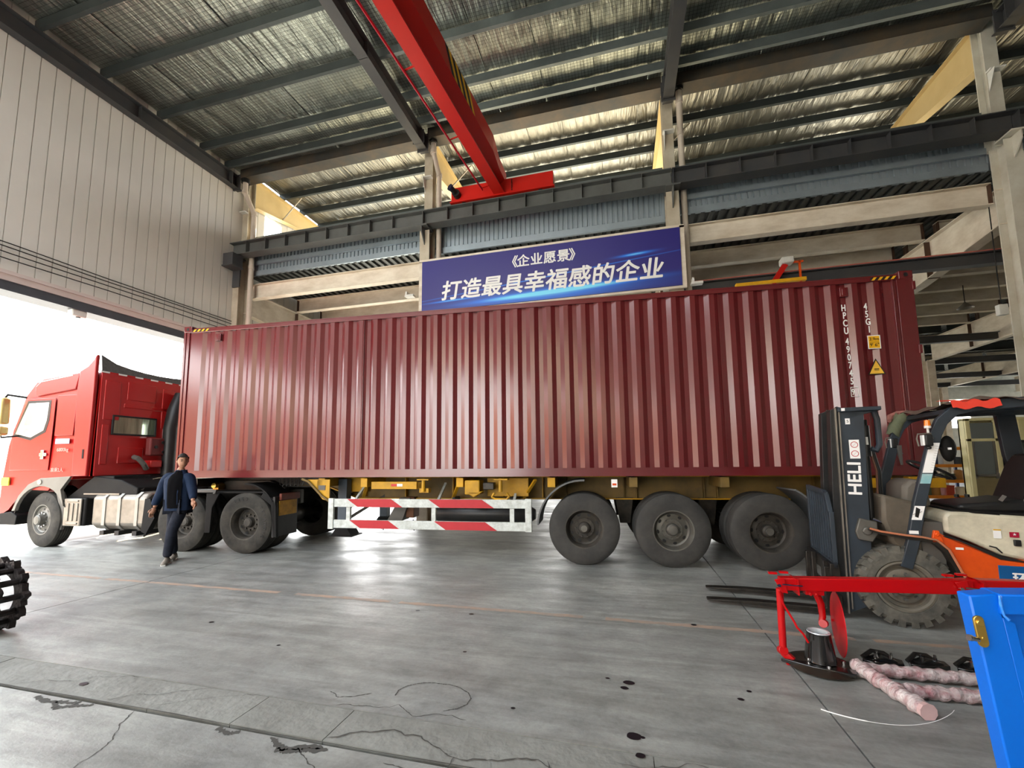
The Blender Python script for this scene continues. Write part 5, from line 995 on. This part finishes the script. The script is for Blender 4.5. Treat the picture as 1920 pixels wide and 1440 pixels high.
MB().tube([(.24, .15, .56), (.3, .15, .52), (.335, .15, .42), (.34, .15, .32), (.325, .14, .28)], [.026, .028, .026, .024, .02], 12).cyl((.32, .1, .28), (.36, .18, .26), .03, 12).fin('curved_arm', M_redf, rf)
dk2 = MB().lathe([(0, 0), (.08, .004), (.235, .014), (.24, .018), (.08, .012), (0, .008)], ax=0, n=40); dk2.rot('Z', -.18)
for a in (0, 2.1, 4.2): dk2.cyl((.0, .07 * math.cos(a), .07 * math.sin(a)), (.015, .07 * math.cos(a), .07 * math.sin(a)), .01, 8)
dk2.v = [(x + .415, y + .12, z + .285) for x, y, z in dk2.v]; dk2.fin('disc', M_darkred, rf)
hb = thing('black_hub', 'glossy black conical hub on a wide flat disc under the red frame', 'hub', (1.41, 3.93, 0))
M_gb = mat('glossy_black_paint', (18, 18, 18), .22, coat=.6, c2=(40, 36, 32), sc=9)
MB().lathe([(0, .0), (.23, .012), (.235, .02), (.2, .035), (.12, .05), (0, .05)], ax=2, n=40).fin('flat_disc', mat('brown_black_disc', (60, 52, 44), .4, .4, c2=(30, 26, 22), sc=4, amt=.8), hb)
MB().lathe([(.12, .045), (.105, .05), (.08, .24), (.082, .255), (.062, .258), (.06, .2), (0, .19)], ax=2, n=32).fin('cone', M_gb, hb)
MB().lathe([(.055, .2), (.06, .262), (.074, .264), (.078, .258)], ax=2, n=32).fin('bearing_ring', mat('bright_machined_ring', (215, 220, 222), .25, .4), hb)
for a in range(4): MB().bar((.1 * math.cos(a * 1.57 + .6), .1 * math.sin(a * 1.57 + .6), .05), (.08 * math.cos(a * 1.57 + .6), .08 * math.sin(a * 1.57 + .6), .2), .02, .012).fin('rib', M_gb, hb)
MB().prism([(-.28, -.02), (-.1, -.13), (.15, -.2), (.2, -.12), (-.05, -.05)], .02, .05, 2).fin('blade', M_gb, hb, bev=.006)
for k in range(4): MB().cyl((.09 * math.cos(k * 1.57) + (.05 if k == 0 else 0), .11 * math.sin(k * 1.57) - .03, .04), (.09 * math.cos(k * 1.57) + (.05 if k == 0 else 0), .11 * math.sin(k * 1.57) - .03, .07), .014, 8).fin('bolt', M_chrome, hb)
chn = ['nearest the hub', 'second from the hub', 'third from the hub', 'farthest from the hub, against the blue frame']
for k in range(4):
    t = thing('tine_bracket', 'black bolted tine bracket lying on the floor, ' + chn[k], 'bracket', (1.88 + k * .3, 4.08 + .02 * (k % 2), 0), .2 * (k % 2) - .1, group='bolted tine brackets')
    MB().prism([(-.14, -.05), (-.06, -.08), (.12, -.05), (.14, .03), (.05, .08), (-.1, .05)], .0, .04, 2).prism([(-.08, .04), (.0, .07), (.08, .05), (.1, .03), (-.1, .03)], -.04, .04, 1).fin('plate', M_gb, t, bev=.006)
    MB().tube([(-.12, .02, .03), (-.05, .04, .08), (.03, .05, .07), (.1, .02, .02)], .016, 8).fin('tine', M_greas, t)
    for a, b in ((-.05, -.03), (.04, -.03), (-.02, .03), (.07, .02)): MB().cyl((a, b, .05), (a, b, .085), .009, 8).fin('bolt', M_chrome, t)
M_wrap = mat('pink_white_plastic_wrap', (196, 186, 182), .25, c2=(140, 50, 62), sc=9, amt=.8, bump=1.0, bsc=26, coat=.3, str3=(1, 2, 1))
def wrapped(pts, r):
    P = [Vector(p) for p in pts]; L = sum((P[i + 1] - P[i]).length for i in range(len(P) - 1)); N = int(L / .02); Q = []; R = []
    for i in range(N + 1):
        s = L * i / N; j = 0
        while j < len(P) - 2 and s > (P[j + 1] - P[j]).length: s -= (P[j + 1] - P[j]).length; j += 1
        Q.append(P[j].lerp(P[j + 1], min(1, s / (P[j + 1] - P[j]).length))); R.append(r * (1 + .1 * math.sin(i * 1.9) + random.uniform(-.06, .06)))
    b = MB().tube(Q, R, 12)
    for i in range(len(b.v)): 
        k = i % 12; jn = i // 12; v = Vector(b.v[i]); c = Q[min(jn, len(Q) - 1)]; b.v[i] = tuple(c + (v - c) * (1 + .12 * math.sin(k * 1.05 + jn * .9)))
    return b
wp = thing('wrapped_frame', 'red tubular frame wrapped in crinkled white film lying on the floor', 'frame', (1.64, 3.85, 0))
wrapped([(0, 0, .05), (.85, .0, .05)], .042).fin('long_tube', M_wrap, wp, 180); wrapped([(.12, -.27, .045), (.9, -.24, .045)], .042).fin('short_tube', M_wrap, wp, 180)
wrapped([(-.02, .03, .055), (.1, -.5, .045)], .05).fin('cross_tube', M_wrap, wp, 180); MB().cyl((.1, -.5, .045), (.107, -.535, .045), .045, 10, .052).fin('open_end', mat('dusty_pink_film', (210, 176, 172), .4), wp); MB().box((-.05, .02, .03), (.0, .03, .09)).fin('red_tube_end', M_redf, wp)
o = MB().tube([(1.16 + .74 * u, 3.29 - .1 * math.sin(PI * u) ** .8 + .07 * u ** 3, .004 + .05 * u ** 3) for u in [k / 30 for k in range(31)]], [.0035 if k < 9 else .0016 for k in range(31)], 6).fin('cable_tie', M_letter)
tag(o, 'long white plastic cable tie curled on the floor near the wrapped tubes', 'strap')
bf = thing('blue_frame', 'bright blue welded steel frame with a brass latch at the lower right corner', 'frame', (1.38, 2.1, 0))
MB().prism([(-.105, 1.062), (-.015, 1.075), (.1, 0), (.0, 0)], .0, .07, 1).fin('post', M_blue, bf, bev=.006)
MB().prism([(-.02, 1.0), (-.015, 1.075), (1.6, 1.16), (1.6, 1.09)], -.01, .09, 1).fin('top_rail', M_blue, bf, bev=.006)
MB().box((.0, .06, .0), (1.6, .075, 1.04)).prism([(-.01, .99), (.03, .97), (.13, 0), (.09, 0)], .0, .06, 1).fin('panel', M_blue, bf, bev=.004); MB().box((1.52, .0, 0), (1.6, .07, 1.1)).fin('far_post', M_blue, bf)
MB().tube([(-.018, -.012, 1.072), (-.02, -.014, 1.04), (-.012, -.012, 1.0), (-.0, -.014, .985)], [.003, .005, .004, .006], 8).fin('weld_bead', mat('glossy_blue_weld', (20, 120, 225), .15, coat=1, c2=(90, 160, 240), sc=60, amt=.8), bf)
lt = MB(); pts = []
for i in range(9): a = PI * i / 8; pts.append((.02 * math.cos(a), .052 + .02 * math.sin(a)))
for i in range(9): a = PI + PI * i / 8; pts.append((.02 * math.cos(a), -.052 + .02 * math.sin(a)))
lt.prism(pts, -.012, -.002, 1); lt.cyl((0, -.018, .04), (0, -.01, .04), .014, 16).cyl((0, -.012, -.03), (0, -.016, -.03), .008, 12)
q = lt.fin('latch_plate', M_brass, bf, bev=.002); q.location = (-.086, 0, .935); q.rotation_euler = (0, -.1, 0); q.scale = (.8, 1, .8)
MB().cyl((-.1, -.015, .905), (-.125, -.02, .912), .008, 10).cyl((-.125, -.02, .912), (-.135, -.022, .914), .012, 8).fin('latch_bolt', M_chrome, bf)

# spiked cage roller at the left
cg = thing('cage_roller', 'black spiked iron cage roller standing on the floor at the left edge', 'roller', (-5.97, 2.8, 0))
M_iron = mat('lumpy_black_iron', (38, 34, 34), .55, .3, c2=(66, 58, 56), sc=9, amt=.7, bump=.6, bsc=30)
for y in (-.05, .14):
    n = 88; o_, i_ = [], []
    for k in range(n):
        a = 2 * PI * k / n; r = .31 + .035 * max(0, math.sin(a * 11 + y * 9)) ** .6 + .012 * math.sin(a * 23 + 1) + .008 * math.sin(a * 41)
        o_.append((r * math.cos(a), .345 + r * math.sin(a))); i_.append((.2 * math.cos(a), .345 + .2 * math.sin(a)))
    vs = [(x, y, z) for x, z in o_] + [(x, y, z) for x, z in i_] + [(x, y + .05, z) for x, z in o_] + [(x, y + .05, z) for x, z in i_]
    fs = []
    for k in range(n):
        j = (k + 1) % n; fs += [(k, j, n + j, n + k), (2 * n + k, 3 * n + k, 3 * n + j, 2 * n + j), (k, 2 * n + k, 2 * n + j, j), (n + k, n + j, 3 * n + j, 3 * n + k)]
    MB().add(vs, fs).fin('spiked_ring', M_iron, cg, bev=0)
for k in range(12):
    a = 2 * PI * k / 12; MB().cyl((.27 * math.cos(a), -.06, .345 + .27 * math.sin(a)), (.27 * math.cos(a), .2, .345 + .27 * math.sin(a)), .03, 8).fin('cross_bar', M_iron, cg)
for k in range(6): MB().box((-.2, -.02, .2 + k * .055), (.2, .03, .222 + k * .055)).fin('grate_slat', M_iron, cg)
MB().box((.02, -.1, -.0), (.06, -.05, .15)).box((.09, -.1, .0), (.11, -.05, .15)).box((-.0, -.1, .0), (.12, -.05, .02)).fin('foot_grate', M_iron, cg)

# ------------------------------------------------------------------ the man
def skin(verts, edges, radii, sub=2, root=0):
    me = bpy.data.meshes.new('skin'); me.from_pydata(verts, edges, []); ob = bpy.data.objects.new('skin', me); COL.objects.link(ob)
    sm = ob.modifiers.new('s', 'SKIN'); sb = ob.modifiers.new('b', 'SUBSURF'); sb.levels = sub; sm.use_smooth_shade = True
    lay = me.skin_vertices[0].data
    for i, r in enumerate(radii): lay[i].radius = (r, r) if not isinstance(r, tuple) else r; lay[i].use_root = (i == root)
    bpy.context.view_layer.update(); dg = bpy.context.evaluated_depsgraph_get()
    m2 = bpy.data.meshes.new_from_object(ob.evaluated_get(dg)); bpy.data.objects.remove(ob); return m2
def chain(lists):                                    # lists of (pt, r); a shared first point joins chains
    V, E, R, idx = [], [], [], {}
    for L in lists:
        pv = None
        for p, r in L:
            if p not in idx: idx[p] = len(V); V.append(p); R.append(r)
            if pv is not None: E.append((pv, idx[p]))
            pv = idx[p]
    return V, E, R
mn = thing('person', 'man in a navy jacket and dark jeans walking past the truck wheels', 'person', (-7.24, 5.53, 0), .254)
M_skin = mat('skin', (150, 108, 84), .5, c2=(128, 88, 66), sc=20, amt=.3); M_jk = mat('navy_jacket_cloth', (26, 38, 58), .8, spec=.1, c2=(18, 26, 42), sc=6, bump=.35, bsc=22)
M_sh = mat('black_knit_shirt', (7, 7, 9), .85, amt=.2, spec=.05); M_jn = mat('dark_jeans', (24, 26, 34), .8, spec=.1, c2=(48, 52, 62), sc=7, bump=.3, bsc=24); M_shoe = mat('brown_grey_shoe', (92, 84, 74), .6, c2=(140, 132, 120), sc=12); M_hair = mat('black_hair', (24, 20, 18), .7, c2=(44, 38, 34), sc=30)
pel = (.07, .03, .93); ch = (.06, .02, 1.28); nk = (.09, .01, 1.46); hd = (.11, -.01, 1.56)
sL = (-.13, .03, 1.40); sR = (.25, .01, 1.39); eL = (-.27, .08, 1.13); eR = (.35, -.05, 1.15); wL = (-.33, .03, .87); wR = (.45, -.16, .99)
hL = (-.0, .04, .9); hR = (.14, .03, .9); kL = (-.02, .04, .5); kR = (.07, -.08, .5); aL = (-.08, .2, .12); aR = (.04, -.1, .1)
V, E_, R = chain([[(pel, (.14, .1)), ((.06, .02, 1.1), (.14, .1)), (ch, (.14, .1)), (nk, .062), (hd, .06)], [(ch, 0), (sL, .06), (eL, .042), (wL, .028)], [(ch, 0), (sR, .06), (eR, .042), (wR, .028)], [(pel, 0), (hL, .095), (kL, .06), (aL, .04)], [(pel, 0), (hR, .095), (kR, .06), (aR, .04)]])
body = skin(V, E_, R); B = MB(); B.v = [tuple(v.co) for v in body.vertices]; B.f = [tuple(p.vertices) for p in body.polygons]
# head with features; the face looks to the right of the picture and a little down
H = MB(); N1, N2 = 20, 16
for j in range(N2 + 1):
    f = PI * j / N2
    for i in range(N1):
        a = 2 * PI * i / N1; x = math.sin(f) * math.cos(a); y = math.sin(f) * math.sin(a); z = math.cos(f)
        X = x * .092 + (.012 if (z < -.2 and x > 0) else 0); Y = y * (.075 - .018 * max(0, -z)); Z = z * .118
        if x > .75 and abs(y) < .45 and -.45 < z < .25: X += .006
        if x > .7 and .05 < z < .35 and .2 < abs(y) < .6: X -= .008
        H.v.append((X, Y, Z))
H.f = [(j * N1 + i, j * N1 + (i + 1) % N1, (j + 1) * N1 + (i + 1) % N1, (j + 1) * N1 + i) for j in range(N2) for i in range(N1)]
H.add([(.088, -.014, -.03), (.088, .014, -.03), (.118, 0, -.03), (.09, 0, .025)], [(0, 1, 2), (0, 2, 3), (1, 3, 2)])
for s in (-1, 1): H.add([(q[0] * .016 - .005, s * .076 + q[1] * .008 * s, q[2] * .03 - .005) for q in [(math.cos(a), 0, math.sin(a)) for a in [k * PI / 4 for k in range(8)]] + [(0, 1.4, 0)]], [(k, (k + 1) % 8, 8) for k in range(8)])
H.add([(.093, -.022, -.055), (.099, 0, -.052), (.093, .022, -.055), (.097, 0, -.062)], [(0, 1, 2, 3)])
def face(m, dz=0): m.rot('Y', .12); m.rot('Z', -.75); m.v = [(x + .125, y - .01, z + 1.645) for x, y, z in m.v]; return m
face(H); B.add(H.v, H.f)
def hand(w, d, side):                                # palm, four fingers, thumb
    w = Vector(w); d = Vector(d).normalized(); s = Vector((0, 0, 1)).cross(d); s = s.normalized() if s.length > .1 else Vector((1, 0, 0)); nrm = d.cross(s)
    m = MB(); m.tube([w, w + d * .05, w + d * .095], [.028, .04, .034], 10)
    for k, l in enumerate((.07, .078, .072, .056)):
        b0 = w + d * .085 + nrm * (.027 - .018 * k); m.tube([b0, b0 + d * l * .5 + s * .008 * side, b0 + d * l * .95 + s * .026 * side], [.0095, .009, .007], 8)
    b0 = w + d * .03 + nrm * .03; m.tube([b0, b0 + nrm * .025 + d * .03, b0 + nrm * .03 + d * .06 + s * .01 * side], [.012, .011, .008], 8)
    B.add(m.v, m.f)
hand(wL, (-.02, -.06, -.16), 1); hand(wR, (.09, -.06, -.1), -1)
B.fin('body', M_skin, mn, 180)
hr = MB(); 
for j in range(8):
    f = PI * .56 * j / 7
    for i in range(20):
        a = 2 * PI * i / 20; x = math.sin(f) * math.cos(a); y = math.sin(f) * math.sin(a); z = math.cos(f); lim = .55 if x > .3 else -.3
        if z < lim and x > .3: z = lim; 
        hr.v.append((x * .1 * (.93 if x > 0 else 1.03) - .004, y * .083, max(z, -.25) * .128 + .004))
hr.f = [(j * 20 + i, j * 20 + (i + 1) % 20, (j + 1) * 20 + (i + 1) % 20, (j + 1) * 20 + i) for j in range(7) for i in range(20)]
face(hr).fin('hair', M_hair, mn, 180)
ey = MB()
for s in (-1, 1): ey.cb((.084, s * .03, .012), (.012, .022, .009)); ey.cb((.09, s * .03, .034), (.01, .032, .007))
face(ey).fin('eyes', M_hair, mn)
def cloth(chains, nm, m):
    V, E_, R = chain(chains); me = skin(V, E_, R); me.materials.append(m); me.polygons.foreach_set('use_smooth', [True] * len(me.polygons)); return link(nm, me, mn)
JR = [(.84, .07, .2, .145), (.95, .065, .2, .15), (1.1, .06, .2, .155), (1.25, .06, .212, .158), (1.35, .06, .215, .145), (1.41, .07, .17, .12), (1.455, .085, .095, .088), (1.5, .09, .076, .074)]
def torso(off, a0, a1, n, jj):
    m = MB()
    for z, cx_, rx, ry in jj:
        for i in range(n + 1):
            a = math.radians(a0 + (a1 - a0) * i / n); w_ = 1 + .03 * math.sin(z * 40 + i * 1.7); m.v.append((cx_ + (rx * w_ + off) * math.cos(a), .02 + (ry * w_ + off) * math.sin(a), z))
    m.f = [(j * (n + 1) + i, j * (n + 1) + i + 1, (j + 1) * (n + 1) + i + 1, (j + 1) * (n + 1) + i) for j in range(len(jj) - 1) for i in range(n)]; return m
jt = torso(.0, 0, 360, 28, JR)
def cloth_mesh(chains): V, E_, R = chain(chains); return skin(V, E_, R)
js = cloth_mesh([[((.06, .02, 1.3), .1), (sL, .098), ((-.22, .055, 1.26), .082), (eL, .074), ((-.325, .05, .98), .062), ((-.332, .035, .9), .055)], [((.06, .02, 1.3), 0), (sR, .098), ((.3, -.02, 1.27), .08), (eR, .072), ((.41, -.11, 1.06), .058), ((.435, -.14, 1.02), .052)]])
jt.add([tuple(v.co) for v in js.vertices], [tuple(p.vertices) for p in js.polygons]); jt.fin('jacket', M_jk, mn, 60)
torso(.007, 252, 312, 8, [(.88, .07, .2, .147)] + JR[1:7] + [(1.485, .09, .08, .078)]).fin('shirt', M_sh, mn, 60)
cloth([[((.07, .03, .9), (.15, .12)), (hL, .115), ((-.01, .05, .7), .092), (kL, .078), ((-.05, .12, .3), .068), ((-.08, .19, .1), .066)], [((.07, .03, .9), 0), (hR, .115), ((.1, -.02, .7), .094), (kR, .08), ((.055, -.09, .3), .07), ((.04, -.1, .09), .068)]], 'jeans', M_jn)
for (x, y, lift), nm in (((-.08, .2, .012), 'shoe'), ((.04, -.1, 0), 'shoe')):
    sh_ = MB(); c0 = 4
    secs_ = [(-.09, .034, .055), (-.05, .045, .1), (.02, .045, .095), (.1, .05, .06), (.16, .045, .045), (.19, .025, .03)]
    vs = []
    for l, w_, h_ in secs_:
        for k in range(10):
            a = PI * k / 9; vs.append((w_ * math.cos(a), -l, .006 + h_ * math.sin(a) ** .8))
    sh_.add(vs, [(j * 10 + k, j * 10 + (k + 1) % 10, (j + 1) * 10 + (k + 1) % 10, (j + 1) * 10 + k) for j in range(5) for k in range(10)] + [tuple(range(10)), tuple(50 + k for k in range(10))])
    sh_.rot('Z', .45); sh_.v = [(a + x, b + y, c + lift) for a, b, c in sh_.v]; o = sh_.fin(nm, M_shoe, mn, 60)
    so = MB().prism([(-.045, .09), (.045, .09), (.05, -.1), (.03, -.19), (-.03, -.19), (-.05, -.1)], 0, .022, 2); so.rot('Z', .45); so.v = [(a + x, b + y, c + lift) for a, b, c in so.v]; q = so.fin('sole', M_white, mn, bev=.004); q.parent = o
